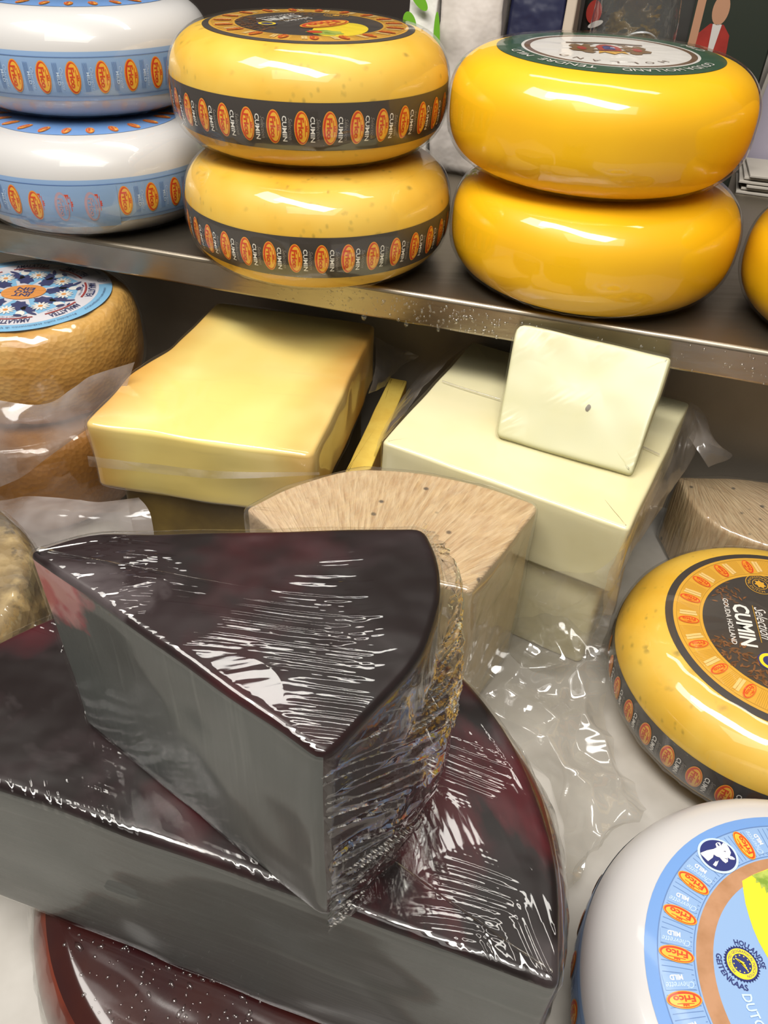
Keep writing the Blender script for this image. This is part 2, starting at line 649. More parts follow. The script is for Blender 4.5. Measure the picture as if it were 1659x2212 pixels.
m_gouda = M('gouda_yellow_wax', 'F8BE06', 0.42, var=[('EFAE04', 9, 0.45, 0.75, (1, 1, 1), 0.6)])
m_gouda_mild = m_gouda
_t = NT('cumin_rind')
_c = _t.mix(_t.ramp(_t.noise(12, detail=3), 0.35, 0.7), lin('E4B030'), lin('EAC458'))
for _sc, _st, _th, _am in ((75.0, (1, 1, 1.5), 0.52, 0.55), (120.0, (1.6, 1, 1), 0.60, 0.45), (38.0, (1, 1, 1), 0.66, 0.30)):
    _v = _t.n('TexVoronoi', {'feature': 'F1'}, Vector=_t.coord(_st, (0.3, 0.2, 0.5)), Scale=_sc)
    _d = _t.n('Math', {'operation': 'MULTIPLY_ADD'}, i0=_t.noise(150, detail=2), i1=0.5, i2=_v.outputs['Distance']).outputs[0]
    _sp = _t.ramp(_d, 0.30, 0.58, (1, 1, 1, 1), (0, 0, 0, 1))
    _pk = _t.ramp(_t.n('SeparateColor', i0=_v.outputs['Color']).outputs[0], _th, _th + 0.1)
    _big = _t.ramp(_t.noise(16, rot=(0.1, 0.7, _sc), detail=2), 0.42, 0.62)
    _f = _t.n('Math', {'operation': 'MULTIPLY'}, i0=_sp, i1=_pk).outputs[0]
    _f = _t.n('Math', {'operation': 'MULTIPLY'}, i0=_f, i1=_big).outputs[0]
    _f = _t.n('Math', {'operation': 'MULTIPLY'}, i0=_f, i1=_am).outputs[0]
    _c = _t.mix(_f, _c, lin('55562A'))
_p = _t.n('BsdfPrincipled', Roughness=0.45)
_t.put(_p, 'Base Color', _c)
_t.t.links.new(_p.outputs[0], _t.out.inputs[0])
m_cumin = _t.m
m_white = M('white_wax', 'CECCCC', 0.3, coat=0.2)


def ink(name, col, rough=0.4, **k):
    return M(name, col, rough, coat=0.25, crough=0.08, **k)


i_orange, i_red, i_yellow = ink('print_orange', 'EE9A2B'), ink('print_red', 'D8431C'), ink('print_yellow', 'F5B63A')
i_black, i_gold, i_white = ink('print_charcoal', '3E3936', 0.45), ink('print_gold', 'DDA63A'), ink('print_white', 'EDEAE4')
i_goldline, i_goldpale, i_lred = ink('print_gold_line', 'B98A2E'), ink('print_pale_gold', 'EBC57C'), ink('print_orange_red', 'EC7A35')
i_blue, i_lblue, i_line, i_pale = ink('print_blue', '6F9AD6'), ink('print_sky_blue', '8CACD6'), ink('print_blue_line', '5F80B4'), ink('print_pale_blue', 'C3D8F0')
i_navy, i_brown, i_cream = ink('print_navy', '27306F'), ink('print_brown_ring', 'B98A66', var=[('A4764F', 60, 0.4, 0.7)]), ink('print_cream', 'E4DFDA')
i_sun, i_scar, i_green, i_grass = ink('print_sun_yellow', 'FBDD2E'), ink('print_scarlet', 'E5441E'), ink('print_green', '1F4A33'), ink('print_grass', '7C9A34', var=[('B4C25A', 120, 0.4, 0.6)])
i_umber, i_seed, i_dgrey = ink('print_umber', '6A4A30'), ink('print_seed_brown', '8A5B38', var=[('5A3822', 160, 0.4, 0.6)]), ink('print_grey', '8F8880')
i_crest1, i_crest2 = ink('print_lion_brown', '7A5A34'), ink('print_crest_red', 'A8382E')
i_amalb, i_amalw, i_amaln, i_amalo, i_amalr = ink('print_cyan', '86BFE6'), ink('print_soft_white', 'DDDAE2'), ink('print_indigo', '39406F'), ink('print_apricot', 'E79A4E'), ink('print_brick_red', 'A64040')
INK = [i_orange, i_red, i_yellow]


def frico(L, Hh):
    """oval brand mark, reading along x: red thick arc at the bottom, small crown motif above the lettering"""
    return [(ell(0, 0, L / 2, Hh / 2, n=32), 0, 1), (ell(0, 0, L * 0.465, Hh * 0.44, n=32), 1, 2),
            (ell(0, Hh * 0.05, L * 0.42, Hh * 0.355, n=32), 2, 3),
            (text('Frico', Hh * 0.34, 0, -Hh * 0.03, L * 0.62, bold=0.035), 1, 4.2),
            (rect(-L * 0.24, L * 0.24, Hh * 0.21, Hh * 0.25, 3, 1), 1, 4.2),
            (poly([(-L * 0.09, Hh * 0.27), (L * 0.09, Hh * 0.27), (L * 0.08, Hh * 0.38), (L * 0.03, Hh * 0.32), (0, Hh * 0.40), (-L * 0.03, Hh * 0.32), (-L * 0.08, Hh * 0.38)]), 1, 4.2)]


def wheel(name, label, x, y, zb, R, H, mat, film=None, rz=0.0, group=None, tilt=None, r0f=0.6, e=2.6, cat='cheese wheel', prof=None, wob=None, foff=0.0022):
    root = thing(name, label, cat, (x, y, zb), rz, group, tilt)
    pf = prof or Prof(R, H, r0f, e)
    V, Fc = pf.revolve(0, 112, wob)
    mk('rind', V, Fc, mat, root)
    if film:
        def fw_(q, th):
            p = Vector((math.cos(th) * 3, math.sin(th) * 3, q * 30)) + Vector((x * 40, y * 40, zb * 50))
            return 0.0005 * noise.noise(p * 1.3) + (0.0016 * max(0, noise.noise(Vector((math.cos(th) * 26, math.sin(th) * 26, q * 9)))) if q > pf.S[pf.top_n] else 0)
        V, Fc = pf.revolve(foff, 144, fw_, q1=pf.s_of_z(0.004))
        mk('plastic_film', V, Fc, film, root)
    return root, pf


def band(root, pf, z0, z1, mat, linemat, n, els, mats, name, a0, a1, ph=0.0, skip=()):
    """printed paper band round the wheel between heights z1 (top) and z0, with n repeats of a mark"""
    q0, q1 = pf.s_of_z(z1), pf.s_of_z(z0)
    V, Fc = [], []
    m = 120
    k = 10
    for i in range(k + 1):
        for j in range(m):
            V.append(pf.pt(q0 + (q1 - q0) * i / k, 2 * math.pi * j / m, 0.0004))
    for i in range(k):
        for j in range(m):
            a, b = i * m + j, i * m + (j + 1) % m
            Fc.append((a, a + m, b + m, b))
    bd = mk('band_label', V, Fc, mat, root)
    qm = (q0 + q1) / 2
    rm = pf.at(qm)[0]
    mp = lambda a, b, off: pf.pt(qm + a, b / rm, off)
    if linemat:
        w = q1 - q0
        L = []
        for f in (0.1, 0.9):
            L += [((V_, F_), 0, 1) for V_, F_ in [rect(-w / 2 + w * f - 0.0003, -w / 2 + w * f + 0.0003, 0, 2 * math.pi * rm, 1, 120)]]
        emit('band_line', bd, mp, L, [linemat], base=0.0006)
    proto = None
    for i in range(n):
        th = ph + 2 * math.pi * i / n
        t = math.degrees(th) % 360
        if not (a0 <= t <= a1):
            continue
        if proto is None:
            proto = emit(name, bd, mp, els, mats, base=0.0007)
            proto.rotation_euler = (0, 0, th)
        else:
            link_copy(proto, bd, th)
    return bd


def cumin_band(root, pf, ph, a0=150, a1=400):
    els = [(xf(e_, 0, 0.0035), m, l) for e_, m, l in frico(0.0265, 0.0125)]
    els += [(text('Selection', 0.0032, 0.001, -0.0058, 0.017, shear=0.35), 3, 1), (text('CUMIN', 0.0036, 0.001, -0.0106, 0.020, bold=0.02), 4, 1)]
    return band(root, pf, 0.0215, 0.0590, i_black, None, 35, els, INK + [i_dgrey, i_white], 'printed_mark', 0, 360, ph)


def chev_band(root, pf, ph):
    els = frico(0.0285, 0.0135)
    els = [(xf(e_, 0, 0.0045), m, l) for e_, m, l in els]
    for k in range(6):
        els.append((rect(-0.0125, 0.0125, -0.0130 + k * 0.0008, -0.0127 + k * 0.0008, 3, 1), 3, 0.3))
    els += [(text('Chevrette', 0.0028, 0.001, -0.0052, 0.019, shear=0.35), 4, 1), (text('MILD', 0.0026, 0.001, -0.0088, 0.011, bold=0.02), 4, 1)]
    return band(root, pf, 0.022, 0.064, i_lblue, i_line, 31, els, INK + [i_line, i_pale], 'printed_mark', 0, 360, ph)


def cumin_label(root, pf, rot, k=1.0):
    Rl = 0.0975 * k
    mm = lambda v: v * 0.001 * k

    def mp(x, y, off):
        c, s_ = math.cos(rot), math.sin(rot)
        return pf.planar(c * x - s_ * y, s_ * x + c * y, off)
    lb = emit('top_label', root, mp, [(ring(mm(91.2), Rl, 2), 0, 0), (ring(mm(68), mm(91.4), 5), 1, 0.5), (ring(0.0005, mm(68.3), 8), 0, 0)], [i_black, i_gold], base=0.0004)
    ln = [(ring(mm(88.4), mm(88.9), 1), 0, 0), (ring(mm(70.4), mm(70.9), 1), 0, 0)]
    for i in range(19):
        t0 = math.radians(96.2 + 18.95 * i)
        for j in range(9):
            a = t0 + math.radians(5 + j * 1.0)
            ln.append((xf(rect(mm(71.5), mm(88), -0.00013, 0.00013, 3, 1), 0, 0, a), 0, 0))
    emit('ring_line', lb, mp, ln, [i_goldline], base=0.00062)
    els = [(xf(e_, mm(79.5), 0), m, l) for e_, m, l in frico(mm(17), mm(8.2))]
    els = [(e_, {0: 0, 1: 1, 2: 2}[m], l) for e_, m, l in els]
    els += [(rect(mm(72.5), mm(85.5), mm(-10.8), mm(-8.6), 3, 1), 3, 0.4), (rect(mm(72.0), mm(86), mm(-8.2), mm(-5.8), 3, 1), 3, 0.4)]
    pr = None
    for i in range(19):
        a = math.radians(96.2 + 18.95 * i)
        if pr is None:
            pr = emit('ring_mark', lb, mp, els, [i_lred, i_red, i_orange, i_goldpale], base=0.0008)
            pr.rotation_euler = (0, 0, a)
        else:
            link_copy(pr, lb, a)
    rd = math.atan2(-0.989, -0.146)
    E_ = [(xf(text('CUMIN', mm(12.3), width=mm(47), bold=0.03), mm(-34), mm(8), rd), 0, 0),
          (xf(text('GOUDA HOLLAND', mm(4.2), width=mm(52), bold=0.012), mm(-45.0), mm(12), rd), 1, 0),
          (xf(text('Selection', mm(9), width=mm(36), shear=0.4), mm(-18), mm(10.5), rd), 1, 0),
          (xf(rect(mm(-21), mm(21), mm(-0.35), mm(0.35), 3, 1), mm(-23.5), mm(10), rd), 2, 0)]
    emit('lettering', lb, mp, E_, [i_white, i_cream, i_goldline], base=0.0008)
    sd = []
    rnd = random.Random(5)
    for _ in range(260):
        a = math.radians(rnd.uniform(186, 262)) if rnd.random() < 0.78 else math.radians(rnd.uniform(118, 146))
        r = mm(rnd.uniform(44, 66.5))
        if rnd.random() > (r / mm(66)) ** 2 * 1.1:
            continue
        sd.append((ell(r * math.cos(a), r * math.sin(a), mm(2.6), mm(0.75), rnd.uniform(0, 3.1), n=8, rings=1), rnd.choice((0, 0, 1)), rnd.uniform(0, 1)))
    so_ = emit('seed_print', lb, mp, sd, [i_seed, i_umber], base=0.0007)
    so_['kind'] = 'stuff'
    lg = [(xf(e_, mm(14), mm(4), rd), m, l) for e_, m, l in frico(mm(62), mm(29))]
    emit('brand_mark', lb, mp, lg, INK, base=0.0008)
    emit('art_print', lb, mp, [(ell(mm(40), mm(-12), mm(24), mm(40), 0.3, rings=5), 0, 0), (ell(mm(38), mm(-36), mm(16), mm(12), 0.3, wob=0.12), 1, 1), (ell(mm(30), mm(-40), mm(7), mm(6), 0.3), 2, 2)], [i_sun, i_grass, i_red], base=0.0006)
    c1 = [(ring(mm(11.6), mm(12.2), 1, 40, cx=mm(-5), cy=mm(57)), 0, 0), (ring(mm(6.0), mm(6.5), 1, 30, cx=mm(-5), cy=mm(57)), 0, 0), (ell(mm(-5), mm(57), mm(3.6), mm(4.6), 0.5, wob=0.25, n=21), 0, 0)]
    c1 += [(arc(text('TRADITIONAL DUTCH', mm(2.4), width=mm(40)), mm(9), 2.6, 1, mm(-5), mm(57)), 0, 0)]
    emit('crest_print', lb, mp, c1, [i_gold], base=0.0008)
    cx, cy = mm(-26.5), mm(-30)
    s1 = [(ell(cx, cy, mm(9.4), mm(9.4), wob=0.03, n=48), 0, 0), (ring(mm(5.4), mm(8.2), 1, 40, cx=cx, cy=cy), 1, 1)]
    emit('seal_print', lb, mp, s1, [i_navy, i_sun], base=0.0008)
    return lb


# ------------------------------------------------------------------ the setting
m_deck = M('deck_white_plastic', 'B9B5AE', 0.35, var=[('A39E96', 12, 0.4, 0.7)])
m_steel = M('brushed_steel', 'A39A8C', 0.26, metal=1.0, var=[('7D7264', 7, 0.4, 0.75)], bump=[('noise', 60, 0.0004, (0.04, 1, 1))])
m_steeltop = M('shelf_top_steel', 'A29888', 0.42, metal=1.0, bump=[('noise', 45, 0.0006, (0.05, 1, 1))])
m_panel = M('riser_panel_dark', 'ADA395', 0.45, var=[('9A9082', 6, 0.4, 0.7)])
m_wall = M('back_wall_dark', '241C18', 0.6)
m_drop = FILM('water_drop', 0.02, 'F0F0F0', 0.02, None, gain=3.0)

YAW = math.radians(-15.9)
so = Vector((0.043, 0.7005, 0))


def shp(a, b, z):
    """shelf frame: a along the front edge, b backwards"""
    return Vector((so.x + a * math.cos(YAW) - b * math.sin(YAW), so.y + a * math.sin(YAW) + b * math.cos(YAW), z))


ZS = 0.265                                   # top of the shelf above the deck
deck = mk('display_deck', [(-1.4, -0.4, 0), (1.1, -0.4, 0), (1.1, 1.25, 0), (-1.4, 1.25, 0), (-1.4, -0.4, -0.02), (1.1, -0.4, -0.02), (1.1, 1.25, -0.02), (-1.4, 1.25, -0.02)],
          [(0, 1, 2, 3), (7, 6, 5, 4), (0, 4, 5, 1), (1, 5, 6, 2), (2, 6, 7, 3), (3, 7, 4, 0)], m_deck, None, False)
struct(deck)
deck['label'] = 'pale display counter deck under the cheeses'
shelf = bpy.data.objects.new('steel_shelf', None)
COL.objects.link(shelf)
struct(shelf)
shelf['label'] = 'stainless steel shelf carrying the stacked cheese wheels'
V, Fc = [], []
prof_ = [(0.66, -0.003), (0.66, 0)] + [(0.004 - 0.004 * math.sin(t), -0.004 + 0.004 * math.cos(t)) for t in [math.pi / 2 * i / 5 for i in range(6)]]
prof_ += [(0.004, -0.004), (0.0055, -0.003)]
nA = 2
for a in (-1.5, 1.1):
    for b, z in prof_:
        V.append(shp(a, b, ZS + z))
k = len(prof_)
for i in range(k - 1):
    Fc.append((i, k + i, k + i + 1, i + 1))
Fc.append((k - 1, 2 * k - 1, k, 0))
mk('shelf_top', V, Fc, m_steeltop, shelf, False)
V, Fc = [], []
lip = [(0.0, -0.0042), (0.0, -0.029)] + [(0.003 - 0.003 * math.cos(t), -0.029 - 0.003 * math.sin(t)) for t in (0.4, 0.8, 1.2, 1.57)] + [(0.014, -0.032), (0.014, -0.0305), (0.003, -0.0305), (0.0018, -0.029), (0.0018, -0.0042)]
for a in (-1.5, 1.1):
    for b, z in lip:
        V.append(shp(a, b, ZS + z))
k = len(lip)
for i in range(k):
    Fc.append((i, (i + 1) % k, k + (i + 1) % k, k + i))
mk('front_lip', V, Fc, m_steel, shelf, False)
# condensation on the lip
bm = bmesh.new()
rnd = random.Random(3)
for i in range(420):
    a = rnd.choice((rnd.gauss(0.03, 0.05), rnd.gauss(0.33, 0.09), rnd.gauss(-0.05, 0.05)))
    r = abs(rnd.gauss(0, 0.0007)) + 0.0004
    p = shp(a, -0.0001, ZS - rnd.uniform(0.006, 0.030))
    bmesh.ops.create_icosphere(bm, subdivisions=1, radius=r, matrix=Matrix.Translation(p) @ Matrix.Rotation(YAW, 4, 'Z') @ Matrix.Diagonal((1, 0.6, 1.15, 1)))
for a, r in ((-0.075, 0.0032), (-0.032, 0.0026), (0.0, 0.002)):
    bmesh.ops.create_icosphere(bm, subdivisions=2, radius=r, matrix=Matrix.Translation(shp(a, 0.003, ZS - 0.0335)) @ Matrix.Diagonal((1, 1, 1.3, 1)))
me = bpy.data.meshes.new('condensation_drops')
bm.to_mesh(me)
bm.free()
me.materials.append(m_drop)
me.polygons.foreach_set('use_smooth', [True] * len(me.polygons))
o = bpy.data.objects.new('condensation_drops', me)
COL.objects.link(o)
o.parent = shelf
o['kind'] = 'stuff'
pv = [shp(a, b, z) for b in (0.116, 0.13) for a, z in ((-1.5, 0), (1.1, 0), (1.1, ZS - 0.004), (-1.5, ZS - 0.004))]
o = mk('riser_panel', pv, [(0, 1, 2, 3), (7, 6, 5, 4), (0, 4, 5, 1), (3, 2, 6, 7), (0, 3, 7, 4), (1, 5, 6, 2)], m_panel, None, False)
struct(o)
o['label'] = 'dark panel under the steel shelf'
pv = [shp(a, b, z) for b in (0.66, 0.68) for a, z in ((-1.5, 0), (1.1, 0), (1.1, 1.0), (-1.5, 1.0))]
o = mk('wall_back', pv, [(0, 1, 2, 3), (7, 6, 5, 4), (0, 4, 5, 1), (3, 2, 6, 7), (0, 3, 7, 4), (1, 5, 6, 2)], m_wall, None, False)
struct(o)
o['label'] = 'dark brown back wall behind the shelf'

# ------------------------------------------------------------------ cheese wheels on the shelf
GH = 0.0945
r, pf = wheel('gouda_wheel', 'shiny yellow gouda wheel carrying the green and white round label', 0.1765, 0.7915, ZS + GH + 0.003, 0.134, GH, m_gouda, gouda_film, group='gouda wheels')
mp = pf.planar
lb = emit('top_label', r, mp, [(ring(0.076, 0.0975, 4), 0, 0), (ring(0.0735, 0.0762, 1), 1, 0.3), (ring(0.0685, 0.0737, 2), 2, 0.3), (ring(0.0005, 0.069, 8), 1, 0)], [i_green, i_cream, i_umber], base=0.0004)
D2R = math.radians
E_ = [(arc(text('GOUDA HOLLAND', 0.0082, width=0.098), 0.0865, D2R(-62), -1), 0, 0), (arc(text('TENDRE', 0.0082, width=0.050), 0.0865, D2R(-124), -1), 0, 0),
      (arc(text('MILD', 0.0078, width=0.030), 0.0865, D2R(-158), -1), 0, 0), (arc(text('MILD', 0.0078, width=0.030), 0.0865, D2R(20), -1), 0, 0)]
hw = 'HOLLAND'
for i, ch in enumerate(hw):
    E_.append((arc(text(ch, 0.0075, width=0.0075), 0.0575, D2R(-52 - i * 15), -1), 1, 0))
emit('lettering', lb, mp, E_, [i_cream, i_umber], base=0.0008)
mmc = lambda L: [(x * 0.001, y * 0.001) for x, y in L]
lion = mmc([(-30, -14), (-34, -4), (-31, 4), (-36, 10), (-33, 18), (-26, 20), (-24, 26), (-18, 28), (-14, 22), (-17, 17), (-10, 14), (-8, 10), (-15, 9), (-12, 2), (-7, 0), (-8, -4), (-15, -3), (-14, -12), (-9, -16), (-18, -18), (-22, -8), (-26, -16)])
E_ = [(poly(lion), 0, 0), (poly([(-x, y) for x, y in lion][::-1]), 0, 0), (poly(mmc([(-10, 14), (-10, -6), (-5, -14), (0, -17), (5, -14), (10, -6), (10, 14)])), 1, 1),
      (poly(mmc([(-5, 10), (-5, -4), (0, -10), (5, -4), (5, 10)])), 2, 2), (poly(mmc([(-11, 17), (11, 17), (13, 28), (7, 22), (0, 31), (-7, 22), (-13, 28)])), 3, 1),
      (poly(mmc([(-34, -22), (0, -27), (34, -22), (34, -18), (0, -22), (-34, -18)])), 4, 1), (ell(-0.024, 0.006, 0.004, 0.008), 1, 1), (ell(0.024, 0.006, 0.004, 0.008), 1, 1)]
E_ = [(xf(e_, 0, 0.008, math.pi), m, l) for e_, m, l in E_]
emit('crest_print', lb, mp, E_, [i_crest1, i_crest2, i_navy, i_gold, i_umber], base=0.0008)
wheel('gouda_wheel', 'plain yellow gouda wheel under the one with the green label', 0.1870, 0.7765, ZS, 0.134, GH, m_gouda, gouda_film, group='gouda wheels')
wheel('gouda_wheel', 'yellow gouda wheel cut by the right edge, standing on the steel shelf', 0.4480, 0.6880, ZS, 0.134, GH, m_gouda, gouda_film, group='gouda wheels')
wheel('gouda_wheel', 'sliver of upper yellow gouda wheel at the right edge, stacked on another', 0.4500, 0.7010, ZS + GH + 0.003, 0.134, GH, m_gouda, gouda_film, group='gouda wheels')

CH = 0.0965
r, pf = wheel('cumin_wheel', 'upper cumin cheese wheel in film, round label on top, on the shelf stack', -0.0875, 0.8331, ZS + CH + 0.003, 0.1290, CH, m_cumin, wheel_film, group='cumin cheese wheels')
cumin_band(r, pf, 0.06)
cumin_label(r, pf, D2R(-26), 0.98)
r, pf = wheel('cumin_wheel', 'lower cumin cheese wheel in film resting directly on the steel shelf', -0.0790, 0.8060, ZS, 0.1290, CH, m_cumin, wheel_film, group='cumin cheese wheels')
cumin_band(r, pf, 0.13)
r, pf = wheel('goat_cheese_wheel', 'upper white goat cheese wheel with blue band on the left shelf stack', -0.345, 0.968, ZS + CH + 0.003, 0.134, CH, m_white, white_film, group='white goat cheese wheels')
chev_band(r, pf, 0.05)
lb = emit('top_label', r, pf.planar, [(ring(0.0005, 0.0975, 8), 0, 0)], [i_blue], base=0.0004)
wl = [(xf(e_, 0.085, 0), m, l) for e_, m, l in frico(0.019, 0.0086)]
p0 = emit('ring_mark', lb, pf.planar, wl, INK, base=0.0006)
for i in range(1, 24):
    link_copy(p0, lb, D2R(15 * i))
r, pf = wheel('goat_cheese_wheel', 'lower white goat cheese wheel with patched blue band on the left shelf stack', -0.335, 0.915, ZS, 0.134, CH, m_white, white_film, group='white goat cheese wheels')
bd = chev_band(r, pf, 0.12)
qa, qb = pf.s_of_z(0.064), pf.s_of_z(0.022)
rq = pf.at((qa + qb) / 2)[0]
i_fade = ink('print_faded_pink', 'BFA0AE')
pe = [(rect(-0.0165, 0.0250, -0.047, 0.047, 8, 24), 0, 0)]
for bb, cols in ((-0.032, (1, 2, 3)), (-0.006, (4, 4, 0)), (0.022, (4, 4, 0))):
    pe += [(xf(e_, 0.003, bb), cols[m], l + 0.5) for e_, m, l in frico(0.0285, 0.0135)]
emit('band_patch', bd, lambda a_, b_, off: pf.pt((qa + qb) / 2 + a_, D2R(-84) + b_ / rq, off), pe, [i_lblue] + INK + [i_fade], base=0.0013)
lb = emit('top_label', r, pf.planar, [(ring(0.0005, 0.0975, 8), 0, 0)], [i_blue], base=0.0004)
p0 = emit('ring_mark', lb, pf.planar, wl, INK, base=0.0006)
for i in range(1, 24):
    link_copy(p0, lb, D2R(15 * i + 5))

# ------------------------------------------------------------------ cheese wheels on the deck, right
r, pf = wheel('cumin_wheel', 'large cumin cheese wheel on the deck at right, charcoal and gold label reading CUMIN', 0.3315, 0.4455, 0.007, 0.1305, 0.098, m_cumin, wheel_film, group='cumin cheese wheels')
cumin_band(r, pf, 0.0)
cumin_label(r, pf, 0.0)
CR = 0.1375
r, pf = wheel('goat_cheese_wheel', 'big white goat cheese wheel in the bottom right corner, blue label with goat emblem', 0.2648, 0.1783, 0.003, CR, 0.1, m_white, None, group='white goat cheese wheels', r0f=0.62)
chev_band(r, pf, 0.03)
mm = lambda v: v * 0.001
lb = emit('top_label', r, pf.planar, [(ring(mm(100.2), mm(107.3), 2), 0, 0), (ring(mm(79), mm(100.4), 5), 1, 0), (ring(mm(69.8), mm(79.2), 3), 2, 0.3), (ring(0.0005, mm(70), 8), 3, 0)], [i_blue, i_lblue, i_brown, i_lblue], base=0.0004)
ln = [(ring(mm(99.9), mm(100.5), 1, 140), 0, 0), (ring(mm(80.2), mm(80.7), 1, 140), 0, 0)]
for i in range(200):
    ln.append((xf(rect(mm(81.5), mm(98.6), -0.00016, 0.00016, 3, 1), 0, 0, D2R(1.8 * i)), 0, 0))
emit('ring_line', lb, pf.planar, ln, [i_line], base=0.0006)
els = [(xf(e_, mm(90), 0), m, l) for e_, m, l in frico(mm(19.4), mm(9.0))]
els += [(rect(mm(82), mm(98.4), mm(-13.2), mm(-5.0), 3, 2), 5, 0.0)]
els += [(xf(text('Chevrette', mm(3.4), width=mm(15.5), shear=0.4), mm(90), mm(-7.2)), 4, 1), (xf(text('MILD', mm(2.6), width=mm(7.2), bold=0.03), mm(91), mm(-11.2)), 3, 1)]
p0 = None
for i in range(24):
    if i in (1, 9, 17):
        continue
    a = D2R(108.3 + 15 * i)
    if p0 is None:
        p0 = emit('ring_mark', lb, pf.planar, els, INK + [i_white, i_pale, i_lblue], base=0.0008)
        p0.rotation_euler = (0, 0, a)
    else:
        link_copy(p0, lb, a)
ec = (-47.0, 77.9)
goat = [(-57.6, 78.9), (-53.2, 80.7), (-48.7, 81.8), (-46.5, 82.9), (-46.5, 85.2), (-45.1, 86.3), (-43.6, 86.4), (-43.1, 85.3), (-43.6, 84.0), (-41.4, 86.2), (-39.6, 85.2), (-38.9, 83.0), (-38.6, 79.8), (-39.9, 77.6), (-38.5, 77.3), (-37.2, 75.9), (-37.9, 75.2), (-40.3, 75.4), (-41.5, 76.6), (-42.3, 73.8), (-44.1, 72.8), (-45.5, 74.2), (-46.6, 76.3), (-48.3, 76.9), (-49.8, 78.1), (-50.9, 76.1), (-54.6, 73.6), (-56.2, 75.9), (-57.5, 77.7)]
beard = [(-52.3, 71.4), (-49.7, 74.0), (-49.3, 73.4), (-47.8, 74.4), (-49.6, 71.6), (-50.8, 70.3)]
E_ = [(ell(mm(ec[0]), mm(ec[1]), mm(12.2), mm(11.6), n=40), 0, 0), (ell(mm(ec[0]), mm(ec[1]), mm(10.8), mm(10.2), n=40), 1, 1), (poly(mmc(goat[::-1])), 2, 2), (poly(mmc(beard[::-1])), 2, 2),
      (ell(mm(-44.9), mm(84.8), mm(0.5), mm(1.1), 0.3, n=10, rings=1), 1, 3), (poly(mmc([(-43.2, 80.6), (-41.9, 80.0), (-41.6, 80.6)])), 1, 3), (poly(mmc([(-44.2, 76.0), (-42.2, 75.2), (-42.0, 75.7)])), 1, 3)]
ce = emit('goat_emblem', lb, pf.planar, E_, [i_pale, i_navy, i_white], base=0.0011)
E_ = [(poly(mmc([(-36.9, 62.5), (-38.2, 55.7), (-39.3, 48.7), (-39.6, 40.9), (-39.5, 34.3), (-38.6, 26.8), (-36.3, 18.1), (-29, 4), (-18, -8), (0, -16), (22, -12), (38, 2), (46, 22), (47, 40), (40, 57), (20, 69), (0, 72), (-17.8, 71.0), (-28.7, 66.8)])[::-1]), 0, 0),
      (poly(mmc([(-30, 66.2), (-28, 64), (-29, 61.5), (-26.5, 62), (-26.6, 58), (-24.4, 59.6), (-24.6, 55.2), (-22, 57.4), (-20, 54), (-17, 58), (-10, 56), (0, 60), (10, 57), (20, 66), (0, 71.5), (-17.8, 70.6)])), 1, 1),
      (ell(mm(6), mm(30), mm(37), mm(20), 0.35, rings=5), 2, 2), (xf(text('Frico', mm(13), width=mm(46), bold=0.03), mm(6), mm(30), 0.35), 3, 3)]
emit('art_print', lb, pf.planar, E_, [i_sun, i_grass, i_scar, i_white], base=0.0006)
sc = (-52.4, 14.6)
E_ = [(ell(mm(sc[0]), mm(sc[1]), mm(9.2), mm(9.2), n=56, rings=2, wob=0.0), 0, 0), (ring(mm(5.4), mm(8.2), 1, 40, cx=mm(sc[0]), cy=mm(sc[1])), 1, 1)]
for i in range(36):
    a = 2 * math.pi * i / 36
    E_.append((poly([(mm(sc[0]) + mm(rr) * math.cos(a + da), mm(sc[1]) + mm(rr) * math.sin(a + da)) for rr, da in ((9.0, -0.07), (10.1, 0), (9.0, 0.07))]), 0, 0))
for i in range(12):
    a = 2 * math.pi * i / 12
    E_.append((ell(mm(sc[0]) + mm(4.5) * math.cos(a), mm(sc[1]) + mm(4.5) * math.sin(a), mm(0.4), mm(0.4), n=6, rings=1), 1, 1))
for i in range(4):
    E_.append((xf(rect(mm(-2.6), mm(2.4), mm(-0.3), mm(0.3), 2, 1), mm(sc[0] - 0.6 + i * 0.5), mm(sc[1] + 1.6 - i * 1.0), -0.5 - 0.15 * i), 1, 1))
E_.append((arc(text('PROTECTED GEOGRAPHICAL INDICATION', mm(1.5), width=mm(36)), mm(6.8), 1.2, -1, mm(sc[0]), mm(sc[1])), 0, 2))
E_.append((arc(text('HOLLANDSE', mm(3.0), width=mm(21), bold=0.02), mm(11.6), D2R(42), -1, mm(sc[0]), mm(sc[1])), 0, 1))
E_.append((arc(text('GEITENKAAS', mm(3.0), width=mm(24), bold=0.02), mm(12.4), D2R(212), 1, mm(sc[0]), mm(sc[1])), 0, 1))
emit('seal_print', lb, pf.planar, E_, [i_navy, i_sun], base=0.0007)
E_ = [(arc(text('DUTCH', mm(5.2), width=mm(21), bold=0.02), mm(55), D2R(192), 1), 0, 1), (arc(text('GOAT CHEESE', mm(5.2), width=mm(44), bold=0.02), mm(56), D2R(225), 1), 0, 1),
      (xf(text('Chevrette', mm(11), width=mm(62), shear=0.4), mm(-2), mm(-14), -0.1), 0, 1)]
emit('lettering', lb, pf.planar, E_, [i_pale], base=0.0008)

